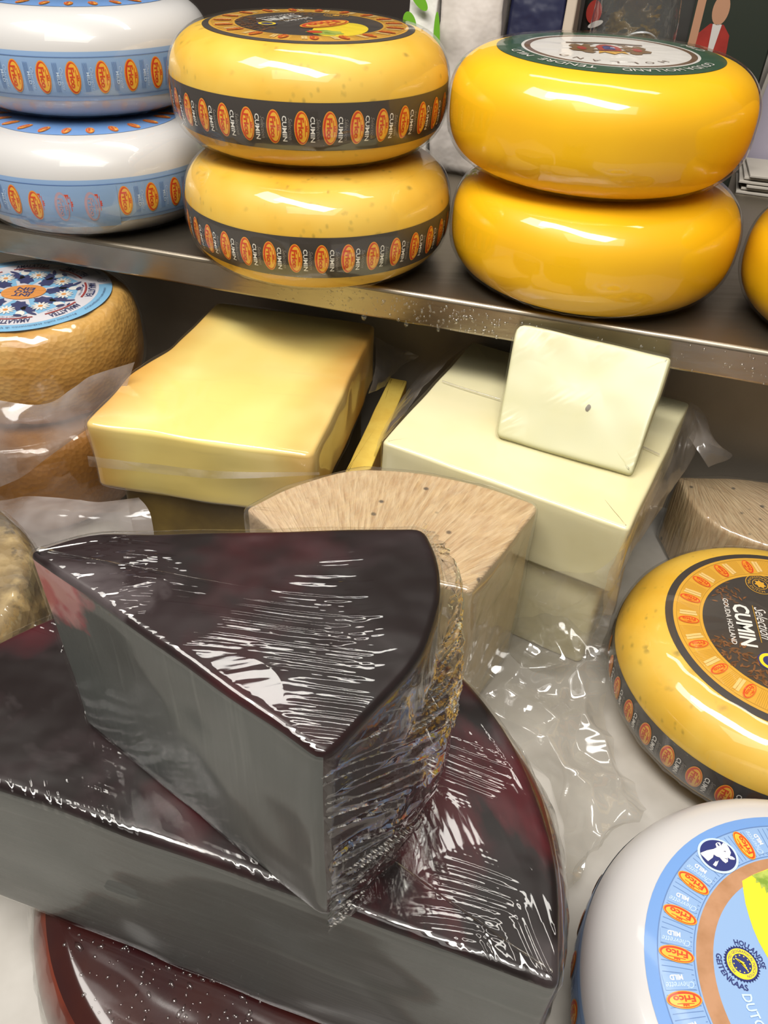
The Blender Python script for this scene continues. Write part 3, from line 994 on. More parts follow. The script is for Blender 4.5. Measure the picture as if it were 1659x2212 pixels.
# ------------------------------------------------------------------ tan wheel with the printed blue label, and the one below it
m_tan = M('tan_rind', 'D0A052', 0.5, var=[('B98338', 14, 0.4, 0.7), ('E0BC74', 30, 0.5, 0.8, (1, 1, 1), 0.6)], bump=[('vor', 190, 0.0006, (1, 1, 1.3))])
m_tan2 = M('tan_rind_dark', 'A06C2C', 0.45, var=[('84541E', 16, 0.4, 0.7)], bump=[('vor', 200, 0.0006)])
wob = lambda q, th: 0.0018 * noise.noise(Vector((math.cos(th) * 5, math.sin(th) * 5, q * 45)))
amal_film = FILM('amal_film', 0.03, 'E0D6C8', 0.07, [('noise', 24, 0.003, None, None, 2.0)], gain=1.4)
r, pf = wheel('tan_cheese_wheel', 'tan cheese wheel at left with a blue and white printed paper label', -0.389, 0.782, 0.111, 0.113, 0.100, m_tan, amal_film, r0f=0.80, e=2.3, wob=wob, foff=0.0034, group='tan rind wheels')
Ra = 0.09
amal = lambda x, y, off: pf.planar(x, y, off + 0.0018)
E_ = [(ring(0.0005, Ra, 8), 0, 0), (ring(0.0005, Ra * 0.85, 8), 1, 0.6), (ring(Ra * 0.84, Ra * 1.0, 2, 20, D2R(22), D2R(58)), 1, 0.8)]
lb = emit('paper_label', r, amal, E_, [i_amalb, i_amalw], base=0.0004)
mot = []
k = Ra
mot += [(poly([(k * x, k * y) for x, y in ((0.20, -0.07), (0.42, -0.20), (0.60, -0.24), (0.62, 0.10), (0.50, 0.22), (0.36, 0.14))]), 0, 0),
        (ell(k * 0.37, k * 0.02, k * 0.13, k * 0.09, 0.3, n=14, wob=0.14), 1, 1), (ell(k * 0.47, k * 0.13, k * 0.10, k * 0.06, 0.9, n=14, wob=0.18), 1, 1), (ell(k * 0.57, k * 0.06, k * 0.07, k * 0.05, 0.2, n=12), 2, 2),
        (ell(k * 0.62, k * 0.04, k * 0.05, k * 0.028, 1.3, n=10), 1, 3), (ell(k * 0.58, k * 0.18, k * 0.08, k * 0.022, 0.9, n=10), 1, 3), (ell(k * 0.66, k * 0.12, k * 0.035, k * 0.010, 1.9, n=8, rings=1), 1, 3)]
for i in range(12):
    a = 2 * math.pi * i / 12
    mot.append((ell(k * (0.47 + 0.065 * math.cos(a)), k * (-0.11 + 0.065 * math.sin(a)), k * 0.045, k * 0.014, a, n=8, rings=1), 2, 4))
mot.append((ell(k * 0.47, k * -0.11, k * 0.028, k * 0.028, n=10, rings=1), 3, 5))
mot.append((arc(text('AMALATTEA', k * 0.085, width=k * 0.40, bold=0.02, shear=0.15), k * 0.775, 0.0, -1), 1, 3))
mot.append((arc(rect(-k * 0.21, k * 0.21, -k * 0.012, k * 0.012, 6, 1), k * 0.705, 0.0, -1), 4, 3))
mot.append((arc(text('formaggio di capra', k * 0.03, width=k * 0.24), k * 0.665, -0.05, -1), 1, 3))
p0 = None
for i in range(8):
    a = D2R(45 * i + 12)
    if p0 is None:
        p0 = emit('goat_motif', lb, amal, mot, [i_amalb, i_amaln, i_white, i_amalo, i_amalr], base=0.0006)
        p0.rotation_euler = (0, 0, a)
    else:
        link_copy(p0, lb, a)
E_ = [(ell(-0.001, 0.0, k * 0.25, k * 0.20, 0.2), 0, 0), (text('INT', k * 0.07, -0.001, k * 0.085, k * 0.20, bold=0.03), 1, 1), (text('PRO', k * 0.07, -0.001, 0, k * 0.22, bold=0.03), 1, 1), (text('EIN', k * 0.07, -0.001, -k * 0.085, k * 0.20, bold=0.03), 1, 1)]
E_ = [(xf(e_, 0, 0, math.pi), m, l) for e_, m, l in E_]
E_ += [(arc(text('Prodotto nello stabilimento di Villa', k * 0.032, width=k * 0.9), k * 0.925, D2R(-60), -1), 1, 1), (arc(text('conservare a temperatura', k * 0.032, width=k * 0.6), k * 0.925, D2R(-5), -1), 1, 1), (arc(text('Produced and packed by', k * 0.03, width=k * 0.7), k * 0.925, D2R(110), -1), 1, 1),
       (arc(text('lotto e scadenza', k * 0.03, width=k * 0.28), k * 0.94, D2R(48), -1), 1, 1.5), (ring(k * 0.05, k * 0.056, 1, 24, cx=k * 0.80, cy=k * 0.42), 1, 1.5), (text('CE', k * 0.04, k * 0.80, k * 0.42), 1, 1.5)]
emit('lettering', lb, amal, E_, [i_amalo, i_amaln], base=0.0012)
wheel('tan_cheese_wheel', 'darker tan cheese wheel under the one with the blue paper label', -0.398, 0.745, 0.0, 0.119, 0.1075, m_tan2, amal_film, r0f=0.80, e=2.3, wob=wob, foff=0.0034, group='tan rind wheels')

# ------------------------------------------------------------------ mottled mould-rind wheel at the left edge
m_mould = M('mould_rind', '8A744C', 0.6, var=[('5E5240', 26, 0.35, 0.6), ('C0A878', 40, 0.5, 0.72), ('3E372C', 90, 0.58, 0.72)], bump=[('vor', 90, 0.0025)])
mould_film = FILM('mould_film', 0.05, 'E4D8CC', 0.10, [('noise', 45, 0.0025, (0.4, 1.3, 1), (0, 0, 0.4), 3.0)], gain=1.4)
wheel('mould_rind_wheel', 'mottled grey-brown mould-rind cheese wheel in film at the left edge', -0.3735, 0.368, 0.0, 0.139, 0.178, m_mould, mould_film, r0f=0.86, e=2.6, wob=wob)

# ------------------------------------------------------------------ pale blocks
def shaken(a, sc):
    return lambda v: v + Vector((noise.noise(v * sc), noise.noise(v * sc + Vector((7, 3, 1))), noise.noise(v * sc + Vector((1, 9, 4))) * 0.6)) * a


_t = NT('aged_cheese_slab')
_x = _t.n('SeparateXYZ', Vector=_t.tc.outputs['Object'])
_u = _t.n('Math', {'operation': 'MULTIPLY_ADD'}, i0=_x.outputs[1], i1=-0.22, i2=_x.outputs[0]).outputs[0]
_e = _t.n('Math', {'operation': 'ABSOLUTE'}, i0=_u).outputs[0]
_e = _t.n('Math', {'operation': 'MULTIPLY'}, i0=_e, i1=5.0).outputs[0]
_nz = _t.n('Math', {'operation': 'MULTIPLY_ADD'}, i0=_t.noise(18, detail=2), i1=0.14, i2=-0.07).outputs[0]
_e = _t.n('Math', {'operation': 'ADD'}, i0=_e, i1=_nz).outputs[0]
_c = _t.mix(_t.ramp(_e, 0.26, 0.50), lin('F3DA80'), lin('D09A42'))
_c = _t.mix(_t.ramp(_t.noise(9, detail=2), 0.45, 0.8), _c, lin('F8E69A'))
_c = _t.mix(_t.ramp(_t.noise(130, (0.05, 1, 1), (0, 0, 0.1), 3), 0.62, 0.75, (0, 0, 0, 1), (0.25, 0.25, 0.25, 1)), _c, lin('D9C27A'))
_p = _t.n('BsdfPrincipled', Roughness=0.5)
_t.put(_p, 'Base Color', _c)
_t.t.links.new(_p.outputs[0], _t.out.inputs[0])
m_slab = _t.m
m_slabtan = M('slab_rind_tan', 'B98A30', 0.45)
m_slice = M('slice_yellow', 'E8CB62', 0.45, var=[('D8B24A', 30, 0.4, 0.7)])
m_rind_shaded = M('slab_rind_shaded', '5E4A18', 0.4, var=[('7A6426', 20, 0.4, 0.7)])  # brown rind, its colour darkened further for the shade under the upper slab
slab = [(-0.2617, 0.5711, 'a'), (-0.0621, 0.5386, 'a'), (-0.0382, 0.6685, 'a'), (-0.0181, 0.7888, 'a'), (-0.1948, 0.8251, 'a'), (-0.2216, 0.7115, 'a'), (-0.2464, 0.6589, 'a')]
c0 = Vector((-0.14, 0.68, 0))
r = thing('cheese_slab', 'large aged yellow cheese slab wrapped in film, tan edges, top of its pile', 'cheese block', (c0.x, c0.y, 0.1252))
loc = lambda L: [(q[0] - c0.x, q[1] - c0.y) + tuple(q[2:]) for q in L]
prism(r, loc(slab), 0, 0.0678, {'a': m_slab, 'top': m_slab}, 0.004, 0.008, shaken(0.0016, 22), top='a', names={'a': 'cheese_body'})
prism(r, loc(slab), 0, 0.0678, {'a': block_film}, 0.006, 0.010, shaken(0.0022, 25), top='a', off=0.0022, names={'a': 'plastic_film'})
sheet('film_fold', [[(p[0] - c0.x, p[1] - c0.y, p[2] - 0.1252) for p in row] for row in (
    ((-0.2623, 0.5650, 0.1635), (-0.1931, 0.5310, 0.1829), (-0.1397, 0.5460, 0.1679), (-0.0550, 0.5310, 0.1827)), ((-0.2620, 0.5630, 0.1535), (-0.2029, 0.5540, 0.1564), (-0.1397, 0.5430, 0.1622), (-0.0549, 0.5300, 0.1806)))], flap_film, r, 40, 6, 0.0006, 40)
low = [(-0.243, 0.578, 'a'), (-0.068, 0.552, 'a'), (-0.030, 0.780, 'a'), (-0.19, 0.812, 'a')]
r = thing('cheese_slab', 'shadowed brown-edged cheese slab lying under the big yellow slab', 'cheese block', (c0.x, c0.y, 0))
prism(r, loc(low), 0, 0.1217, {'a': m_rind_shaded, 't': m_slab}, 0.004, 0.006, shaken(0.001, 22), top='t', names={'a': 'cheese_body', 't': 'cheese_body'})
sheet('film_flap', [[(p[0] - c0.x, p[1] - c0.y, p[2]) for p in row] for row in (
    ((-0.0180, 0.8071, 0.1700), (0.0073, 0.8112, 0.1550), (0.0314, 0.8127, 0.1450)), ((-0.0160, 0.7663, 0.1550), (0.0030, 0.7864, 0.1450), (0.0188, 0.8148, 0.1350)), ((-0.0200, 0.7246, 0.1450), (-0.0070, 0.7629, 0.1300), (0.0012, 0.7907, 0.1250)))], flap_film, r, 24, 24, 0.004, 34)

r = thing('cheese_slice', 'narrow upright slice of yellow cheese between the slab and white block', 'cheese slice', (-0.03, 0.66, 0))
c0 = Vector((-0.03, 0.66, 0))
prism(r, loc([(-0.0390, 0.6110, 0.1250)[:2] + ('a',), (-0.0141, 0.6190, 0.1250)[:2] + ('a',), (0.0195, 0.7903, 0.1250)[:2] + ('a',), (-0.0005, 0.7957, 0.1250)[:2] + ('a',)]), 0, 0.125, {'a': m_slabtan, 't': m_slice}, 0.0012, 0.003, shaken(0.0006, 30), top='t', names={'a': 'cheese_body', 't': 'cheese_body'}, caprings=3)

m_block = M('white_cheese_paste', 'F0E8BE', 0.45, var=[('E9DFAE', 10, 0.4, 0.7)])
m_small = M('pale_cheese_paste', 'C9C7A2', 0.65, spec=0.15, var=[('CBC79C', 14, 0.4, 0.7)])
wb = [(-0.005, 0.591, 'a'), (0.194, 0.484, 'a'), (0.296, 0.685, 'a'), (0.088, 0.795, 'a')]
c0 = Vector((0.14, 0.64, 0))
r = thing('cheese_block', 'square ivory white cheese block in film with a small wedge lying on it', 'cheese block', (c0.x, c0.y, 0.1040))
prism(r, loc(wb), 0, 0.0710, {'a': m_block}, 0.003, 0.005, shaken(0.0012, 18), top='a', names={'a': 'cheese_body'})
prism(r, loc(wb), 0, 0.0710, {'a': block_film}, 0.004, 0.007, shaken(0.0020, 24), top='a', off=0.0022, names={'a': 'plastic_film'})
sheet('film_flap', [[(p[0] - c0.x, p[1] - c0.y, p[2] - 0.1040) for p in row] for row in (
    ((0.2955, 0.6830, 0.1770), (0.3110, 0.6935, 0.1650), (0.3295, 0.7051, 0.1450)), ((0.2519, 0.5957, 0.1710), (0.2707, 0.6162, 0.1550), (0.3011, 0.6532, 0.1250)),
    ((0.2014, 0.4953, 0.1730), (0.2160, 0.5149, 0.1550), (0.2358, 0.5488, 0.1250)), ((0.1840, 0.4699, 0.1450), (0.1990, 0.4893, 0.1250), (0.2134, 0.5144, 0.1050)), ((0.1896, 0.4765, 0.0850), (0.2008, 0.4867, 0.0750), (0.2104, 0.4996, 0.0650)))], flap_film, r, 24, 50, 0.0022, 30)
sheet('film_corner', [[(p[0] - c0.x, p[1] - c0.y, p[2] - 0.1040) for p in row] for row in (
    ((0.2992, 0.6843, 0.1700), (0.3199, 0.6885, 0.1550), (0.3241, 0.6730, 0.1350)), ((0.3066, 0.6824, 0.1500), (0.3149, 0.6575, 0.1450), (0.3486, 0.6698, 0.1250)), ((0.2987, 0.6684, 0.1450), (0.3092, 0.6516, 0.1350), (0.3216, 0.6539, 0.1200)))], flap_film, r, 20, 20, 0.0015, 30)
sheet('film_edge', [[(p[0] - c0.x, p[1] - c0.y, p[2] - 0.1040) for p in row] for row in (
    ((0.0827, 0.7847, 0.1770), (0.0780, 0.7979, 0.1700), (0.0728, 0.8232, 0.1550)), ((0.0476, 0.7148, 0.1770), (0.0418, 0.7386, 0.1650), (0.0347, 0.7728, 0.1450)), ((0.0176, 0.6442, 0.1770), (0.0116, 0.6792, 0.1550), (0.0050, 0.7064, 0.1350)), ((-0.0035, 0.5910, 0.1750), (-0.0079, 0.6164, 0.1550), (-0.0123, 0.6400, 0.1250)))], flap_film, r, 14, 50, 0.0015, 34)
for sm in (((0.0518, 0.6998, 0.1778), (0.0720, 0.6877, 0.1780), (0.1070, 0.6701, 0.1778)), ((0.2244, 0.6034, 0.1778), (0.2419, 0.5873, 0.1778))):
    P_ = [Vector(p) - Vector((c0.x, c0.y, 0.1040)) for p in sm]
    V, Fc = [], []
    for p in P_:
        for j in range(6):
            t = 2 * math.pi * j / 6
            V.append(p + Vector((0, 0.0009 * math.cos(t), 0.0007 * math.sin(t))))
    for i in range(len(P_) - 1):
        for j in range(6):
            Fc.append((i * 6 + j, i * 6 + (j + 1) % 6, (i + 1) * 6 + (j + 1) % 6, (i + 1) * 6 + j))
    mk('film_seam', V, Fc, flap_film, r)
lowb = [(0.000, 0.598, 'a'), (0.190, 0.494, 'a'), (0.289, 0.688, 'a'), (0.096, 0.785, 'a')]
r = thing('cheese_block', 'shaded ivory cheese block in crumpled film below the square white block', 'cheese block', (c0.x, c0.y, 0))
prism(r, loc(lowb), 0, 0.1005, {'a': m_block}, 0.004, 0.007, shaken(0.001, 18), top='a', names={'a': 'cheese_body'})

sheet('film_front', [[(p[0] - c0.x, p[1] - c0.y, p[2]) for p in row] for row in (
    ((0.1053, 0.5204, 0.1092), (0.1406, 0.4991, 0.1121), (0.1733, 0.4815, 0.1308), (0.1910, 0.4743, 0.1638)), ((0.1108, 0.5151, 0.0633), (0.1432, 0.4909, 0.0898), (0.1729, 0.4749, 0.1079), (0.1932, 0.4708, 0.1344)),
    ((0.1141, 0.5111, 0.0184), (0.1459, 0.4849, 0.0435), (0.1747, 0.4717, 0.0661), (0.1962, 0.4692, 0.0932)), ((0.1212, 0.5050, -0.0069), (0.1476, 0.4794, 0.0023), (0.1739, 0.4698, 0.0254), (0.1945, 0.4678, 0.0539)))], clear_bag, r, 70, 70, 0.006, 24, 8.3, crease=1.5)

# small wedge leaning on the shelf lip
A, B, Cc, Dd = Vector((0.097, 0.602, 0.1800)), Vector((0.209, 0.551, 0.1800)), Vector((0.2437, 0.6265, 0.2480)), Vector((0.1090, 0.6660, 0.2660))
r = thing('cheese_wedge', 'small pale cheese wedge with one dark hole leaning on the white block', 'cheese wedge', tuple((A + B) / 2))
ex = (B - A).normalized()
nrm = ex.cross((Dd + Cc - A - B)).normalized()
ey = nrm.cross(ex)
o3 = (A + B) / 2
P2 = [((p - o3).dot(ex), (p - o3).dot(ey)) for p in (A, B, Cc, Dd)]
Mx = Matrix((ex, ey, nrm)).transposed().to_4x4()
pts = [P2[0] + ('a', 0.006), P2[1] + ('a', 0.004), P2[2] + ('a', 0.004), P2[3] + ('a', 0.012)]
g = shaken(0.0009, 30)
f3 = lambda v: Mx @ g(v)
prism(r, pts, -0.026, 0.0, {'a': m_small}, 0.003, 0.004, f3, top='a', names={'a': 'cheese_body'})
small_film = FILM('wedge_film', 0.02, 'F0F0E4', 0.22, [('streak', 130, 0.0006, (0.08, 1.6, 0.6), (0, 0, -0.35), 18.0, 0.52)], gain=0.45)
g2 = shaken(0.0012, 34)
prism(r, pts, -0.026, 0.0, {'a': small_film}, 0.004, 0.005, lambda v: Mx @ g2(v), top='a', off=0.0016, names={'a': 'plastic_film'})
ho = [Mx @ Vector((P2[0][0] + 0.070 + 0.0020 * math.cos(a) * (1 + 0.2 * math.sin(2 * a)), P2[0][1] + 0.046 + 0.0032 * math.sin(a), 0.0010)) for a in [2 * math.pi * i / 14 for i in range(14)]]
hi = [Mx @ Vector((P2[0][0] + 0.070, P2[0][1] + 0.046, 0.0010))]
mk('hole', ho + hi, [(i, (i + 1) % 14, 14) for i in range(14)], M('hole_brown', '4E3E1A', 0.6), r)

# ------------------------------------------------------------------ tan pecorino pieces
def pecorino(name, k):
    t = NT(name)
    w = t.radial((k[0], k[1], 0.0), 46.0, 60.0, 3.0)
    c = t.mix(t.ramp(w, 0.30, 0.70), lin('B2916A'), lin('D6BE98'))
    c = t.mix(t.ramp(t.noise(9, detail=2), 0.4, 0.75, (0, 0, 0, 1), (0.6, 0.6, 0.6, 1)), c, lin('C9AE92'))
    v = t.n('TexVoronoi', {'feature': 'F1'}, Vector=t.coord(), Scale=42.0)
    sp = t.ramp(v.outputs['Distance'], 0.06, 0.12, (1, 1, 1, 1), (0, 0, 0, 1))
    c = t.mix(sp, c, lin('5A5044'))
    p = t.n('BsdfPrincipled', Roughness=0.55)
    t.put(p, 'Base Color', c)
    b = t.n('Bump', Height=w, Distance=0.003)
    t.put(p, 'Normal', b)
    t.t.links.new(p.outputs[0], t.out.inputs[0])
    return t.m


m_pec = pecorino('pecorino_rind', (-0.02, -0.12))
m_pec2 = pecorino('pecorino_rind_far', (-0.09, 0.10))
m_pecside = M('pecorino_side', 'D6C296', 0.5, var=[('C2AC7C', 30, 0.4, 0.7, (1, 1, 0.2))], bump=[('noise', 60, 0.002, (1, 1, 0.15))])
pec_film = FILM('pecorino_film', 0.07, 'EDE6DA', 0.10, [('streak', 60, 0.0012, (1.5, 0.25, 0.4), (0, 0, 0.5), 14.0, 0.42), ('noise', 70, 0.0012, (1.2, 0.6, 1), (0, 0, 0.5), 1.0)], gain=1.8)
pec = [(-0.1095, 0.488, 'r', 0.004), (-0.055, 0.4350, 's', 0.02), (0.065, 0.407, 's', 0.004), (0.1260, 0.5100, 'r', 0.010), (0.088, 0.5310, 'r', 0.03), (0.03, 0.5500, 'r', 0.04), (-0.03, 0.5500, 'r', 0.04), (-0.08, 0.5200, 'r', 0.03)]
c0 = Vector((0.0, 0.49, 0))
r = thing('pecorino_wedge', 'tan ridged pecorino wedge in crinkled film beside the dark red wedge', 'cheese wedge', (c0.x, c0.y, 0))
prism(r, loc(pec), 0, 0.175, {'r': m_pec, 's': m_pecside}, 0.003, 0.006, shaken(0.0016, 26), top='r', names={'r': 'rind', 's': 'cut_face'})
prism(r, loc(pec), 0.002, 0.175, {'r': pec_film, 's': pec_film}, 0.006, 0.010, shaken(0.0032, 30), top='r', off=0.0028, names={'r': 'plastic_film', 's': 'plastic_film'})
pec2 = [(0.308, 0.686, 'r', 0.005), (0.312, 0.630, 's', 0.01), (0.330, 0.600, 's', 0.02), (0.362, 0.580, 's', 0.01), (0.450, 0.560, 'r', 0.02), (0.540, 0.600, 'r', 0.04), (0.50, 0.645, 'r', 0.04), (0.40, 0.690, 'r', 0.04)]
c0 = Vector((0.42, 0.63, 0))
r = thing('pecorino_wedge', 'ridged tan pecorino piece in shadow behind the right cumin wheel', 'cheese wedge', (c0.x, c0.y, 0))
prism(r, loc(pec2), 0, 0.085, {'r': m_pec2, 's': m_pec2}, 0.004, 0.006, shaken(0.0016, 26), top='r', names={'r': 'rind', 's': 'rind'})
prism(r, loc(pec2), 0.002, 0.085, {'r': pec_film, 's': pec_film}, 0.006, 0.010, shaken(0.0025, 30), top='r', off=0.0025, names={'r': 'plastic_film', 's': 'plastic_film'})

# ------------------------------------------------------------------ dark red waxed pieces
def wax(name, streak, sdir, grey=0.5, red=0.5, spots=()):
    t = NT(name)
    c = t.mix(t.ramp(t.noise(16, detail=5, dist=0.6), 0.46, 0.56), lin('140909'), lin('221517'))
    c = t.mix(t.ramp(t.noise(sdir, (1, 1, 1), (0.5, 0.2, 0.9), 4), 0.50, 0.66, (0, 0, 0, 1), (red, red, red, 1)), c, lin('641420'))
    for sp, rd_ in spots:
        v = t.n('VectorMath', {'operation': 'DISTANCE'}, i0=t.tc.outputs['Object'], i1=sp).outputs['Value']
        v = t.n('Math', {'operation': 'MULTIPLY_ADD'}, i0=t.noise(34, (1.8, 0.7, 1), (0, 0, -0.35), 5), i1=rd_ * 3.6, i2=v).outputs[0]
        c = t.mix(t.ramp(v, rd_ * 2.0, rd_ * 2.9, (0.7, 0.7, 0.7, 1), (0, 0, 0, 1)), c, lin('52141C'))
    c = t.mix(t.ramp(t.noise(streak, detail=5, dist=0.4), 0.53, 0.60, (0, 0, 0, 1), (grey, grey, grey, 1)), c, lin('4E4648'))
    p = t.n('BsdfPrincipled', Roughness=0.35)
    t.put(p, 'Base Color', c)
    p.inputs['Specular IOR Level'].default_value = 0.3
    t.put(p, 'Normal', t.height([('noise', 24, 0.0035, None, None, 2.0)]))
    t.t.links.new(p.outputs[0], t.out.inputs[0])
    return t.m


m_wax = wax('dark_red_wax', 13, 9, 0.85, 0.35)
m_wax2 = wax('dark_red_wax_half', 12, 7, 0.5, 0.6, (((0.110, 0.035, 0.1415), 0.055), ((0.150, 0.040, 0.1415), 0.030)))
m_waxflat = M('brown_red_wax', '2C1113', 0.12, var=[('3A1812', 14, 0.4, 0.7)], coat=0.6, crough=0.05)
m_waxrim = M('rust_red_wax_rim', '6E2A16', 0.35, var=[('44160F', 20, 0.4, 0.7)], coat=0.3)


def grey_cut(name, pink, streak):
    t = NT(name)
    c = t.mix(t.ramp(t.noise(9, detail=3), 0.35, 0.7), lin('565B59'), lin('4C4D4A'))
    c = t.mix(t.ramp(t.noise(120, streak, (0, 0, 0), 3), 0.60, 0.72, (0, 0, 0, 1), (0.35, 0.35, 0.35, 1)), c, lin('7C7F7B'))
    if pink is not None:
        v = t.n('VectorMath', {'operation': 'DISTANCE'}, i0=t.tc.outputs['Object'], i1=pink).outputs['Value']
        v = t.n('Math', {'operation': 'MULTIPLY_ADD'}, i0=t.noise(60, detail=3), i1=0.03, i2=v).outputs[0]
        c = t.mix(t.ramp(v, 0.048, 0.054, (1, 1, 1, 1), (0, 0, 0, 1)), c, t.mix(t.ramp(t.noise(70, detail=2), 0.42, 0.58), lin('B04E56'), lin('BE8886')))
    p = t.n('BsdfPrincipled', Roughness=0.5)
    t.put(p, 'Base Color', c)
    t.put(p, 'Normal', t.height([('noise', 120, 0.0008, streak, None, 2.0)]))
    t.t.links.new(p.outputs[0], t.out.inputs[0])
    return t.m


# wedge
c0 = Vector((-0.06, 0.22, 0))
WZ0, WZ1 = 0.2335, 0.350
wd = [(-0.1460, 0.2410, 'c', 0.004), (-0.0160, 0.1490, 'r', 0.006), (0.0045, 0.1760, 'r', 0.03), (0.0180, 0.1980, 'r', 0.03), (0.0250, 0.2270, 'r', 0.03), (0.0240, 0.2500, 'r', 0.02), (0.0180, 0.2680, 'd', 0.006), (-0.1240, 0.2545, 'd', 0.01)]
r = thing('dark_wax_wedge', 'dark red waxed cheese wedge in shiny cling film, grey cut face, topmost', 'cheese wedge', (c0.x, c0.y, WZ0))
m_cutw = grey_cut('grey_cut_face_wedge', (-0.1460 - c0.x, 0.2410 - c0.y, WZ1 - WZ0), (1, 1, 0.06))
prism(r, loc(wd), 0, WZ1 - WZ0, {'c': m_cutw, 'd': m_cutw, 'r': m_wax}, 0.003, 0.005, shaken(0.0010, 30), top='r', names={'c': 'cut_face', 'd': 'cut_face', 'r': 'wax_rind'})
wf = FILM('wedge_cling_film', 0.003, 'E4E4E8', 0.05, [('streak', 110, 0.0022, (0.04, 1.7, 0.2), (0, 0, -0.50), 13.0, 0.40), ('streak', 150, 0.0012, (0.05, 1.7, 0.2), (0, 0, -0.05), 17.0, 0.46), ('noise', 14, 0.0012, None, None, 1.0), ('noise', 80, 0.00035, (0.3, 1.5, 1), (0, 0, -0.3), 2.0)], gain=1.2)
cutf = FILM('cut_face_film', 0.004, 'E4E4E8', 0.09, [('noise', 16, 0.0005, None, None, 1.0)], gain=0.7)
prism(r, loc(wd), 0.0015, WZ1 - WZ0, {'c': cutf, 'd': cutf, 'r': wf}, 0.004, 0.005, shaken(0.0012, 34), top='r', off=0.0014, names={'c': 'cling_film', 'd': 'cling_film', 'r': 'cling_film'})
gather = FILM('gathered_cling_film', 0.012, 'D8D8D4', 0.05, [('streak', 160, 0.0010, (0.4, 0.4, 1.2), (0.4, 0.2, 0.0), 20.0, 0.35)], gain=2.4)
rows = []
for zf, push in ((0.985, 0.004), (0.80, 0.009), (0.55, 0.012), (0.28, 0.010), (0.04, 0.006)):
    row = []
    for px, py, nx, ny in ((-0.0160, 0.1470, 0.35, -0.94), (0.0020, 0.1690, 0.85, -0.5), (0.0185, 0.1960, 0.93, -0.36), (0.0262, 0.2270, 1, 0), (0.0250, 0.2560, 0.95, 0.3), (0.016, 0.2700, 0.5, 0.85)):
        row.append((px + nx * push - c0.x, py + ny * push - c0.y, zf * (WZ1 - WZ0)))
    rows.append(row)
sheet('gathered_film', rows, gather, r, 150, 120, 0.0030, 65, 3.1, crease=1.5, stretch=(1.2, 1.2, 0.7), folds=(24, 2.5, 0.9))

# half wheel under it: chord and arc of a wheel of radius 0.17
HZ0, HZ1 = 0.0915, 0.2330
hc, hr, nx, ny = Vector((-0.086, 0.177)), 0.171, 0.287, 0.958
hp = []
for a in (0, 14, 28, 42, 56, 70, 84, 98, 112, 126, 140, 154, 168, 180):
    t = math.radians(a)
    x_, y_ = hr * math.cos(t), hr * math.sin(t)
    hp.append((hc.x + x_ * ny + y_ * nx, hc.y - x_ * nx + y_ * ny, 'r', 0.005 if a in (0, 180) else 0.03))
hp[-1] = hp[-1][:2] + ('c', 0.006)
c0 = Vector((hc.x, hc.y, 0))
r = thing('dark_wax_half_wheel', 'half wheel of dark red waxed cheese, long grey cut face to the front', 'cheese', (c0.x, c0.y, HZ0))
m_cuth = grey_cut('grey_cut_face_half', None, (0.06, 0.06, 1))
prism(r, loc(hp), 0, HZ1 - HZ0, {'c': m_cuth, 'r': m_wax2}, 0.004, 0.006, shaken(0.0014, 22), top='r', names={'c': 'cut_face', 'r': 'wax_rind'})
hf = FILM('half_wheel_cling_film', 0.003, 'E4E4E8', 0.05, [('streak', 130, 0.0017, (1.7, 0.04, 0.2), (0, 0, -0.35), 12.0, 0.34), ('streak', 160, 0.0012, (0.05, 1.7, 0.2), (0, 0, 0.22), 15.0, 0.53), ('noise', 16, 0.0009, None, None, 1.0), ('noise', 75, 0.00035, (1.5, 0.3, 1), (0, 0, -0.35), 2.0)], gain=1.1)
prism(r, loc(hp), 0.0015, HZ1 - HZ0, {'c': cutf, 'r': hf}, 0.005, 0.006, shaken(0.0014, 30), top='r', off=0.0016, names={'c': 'cling_film', 'r': 'cling_film'})

# whole dark wheel at the bottom
r = thing('dark_wax_cheese', 'whole dark red waxed wheel at the bottom of the dark pile', 'cheese wheel', (-0.041, 0.266, 0.0))
pf = Prof(0.172, 0.0905, 0.84, 2.2)
q = pf.s_of_r(0.1575)
V, Fc = pf.revolve(0, 128, None, 0, q + 0.002)
mk('wax_top', V, Fc, m_waxflat, r)
V, Fc = pf.revolve(0, 128, None, q - 0.0005)
mk('wax_rim', V, Fc, m_waxrim, r)
V, Fc = pf.revolve(0.0025, 160, lambda q, th: 0.0022 * noise.noise(Vector((math.cos(th) * 9, math.sin(th) * 9, q * 8))) + 0.0016 * noise.noise(Vector((math.cos(th) * 40, math.sin(th) * 40, q * 12))), q)
mk('cling_film', V, Fc, FILM('dark_wheel_film', 0.04, 'D8D6D2', 0.06, [('noise', 60, 0.003, (1, 1, 0.3), None, 1.0)], gain=2.0), r)

bm = bmesh.new()
rnd = random.Random(9)
for i in range(420):
    a, rr = D2R(rnd.uniform(195, 262)), rnd.uniform(0.06, 0.150)
    rad = abs(rnd.gauss(0, 0.0006)) + 0.0004
    bmesh.ops.create_icosphere(bm, subdivisions=1, radius=rad, matrix=Matrix.Translation((rr * math.cos(a), rr * math.sin(a), 0.0905)) @ Matrix.Rotation(rnd.uniform(0, 3), 4, 'Z') @ Matrix.Diagonal((rnd.uniform(1, 2.2), 1, 0.5, 1)))
me = bpy.data.meshes.new('moisture_drops')
bm.to_mesh(me)
bm.free()
me.materials.append(m_drop)
me.polygons.foreach_set('use_smooth', [True] * len(me.polygons))
o = bpy.data.objects.new('moisture_drops', me)
COL.objects.link(o)
o.parent = r
o['kind'] = 'stuff'

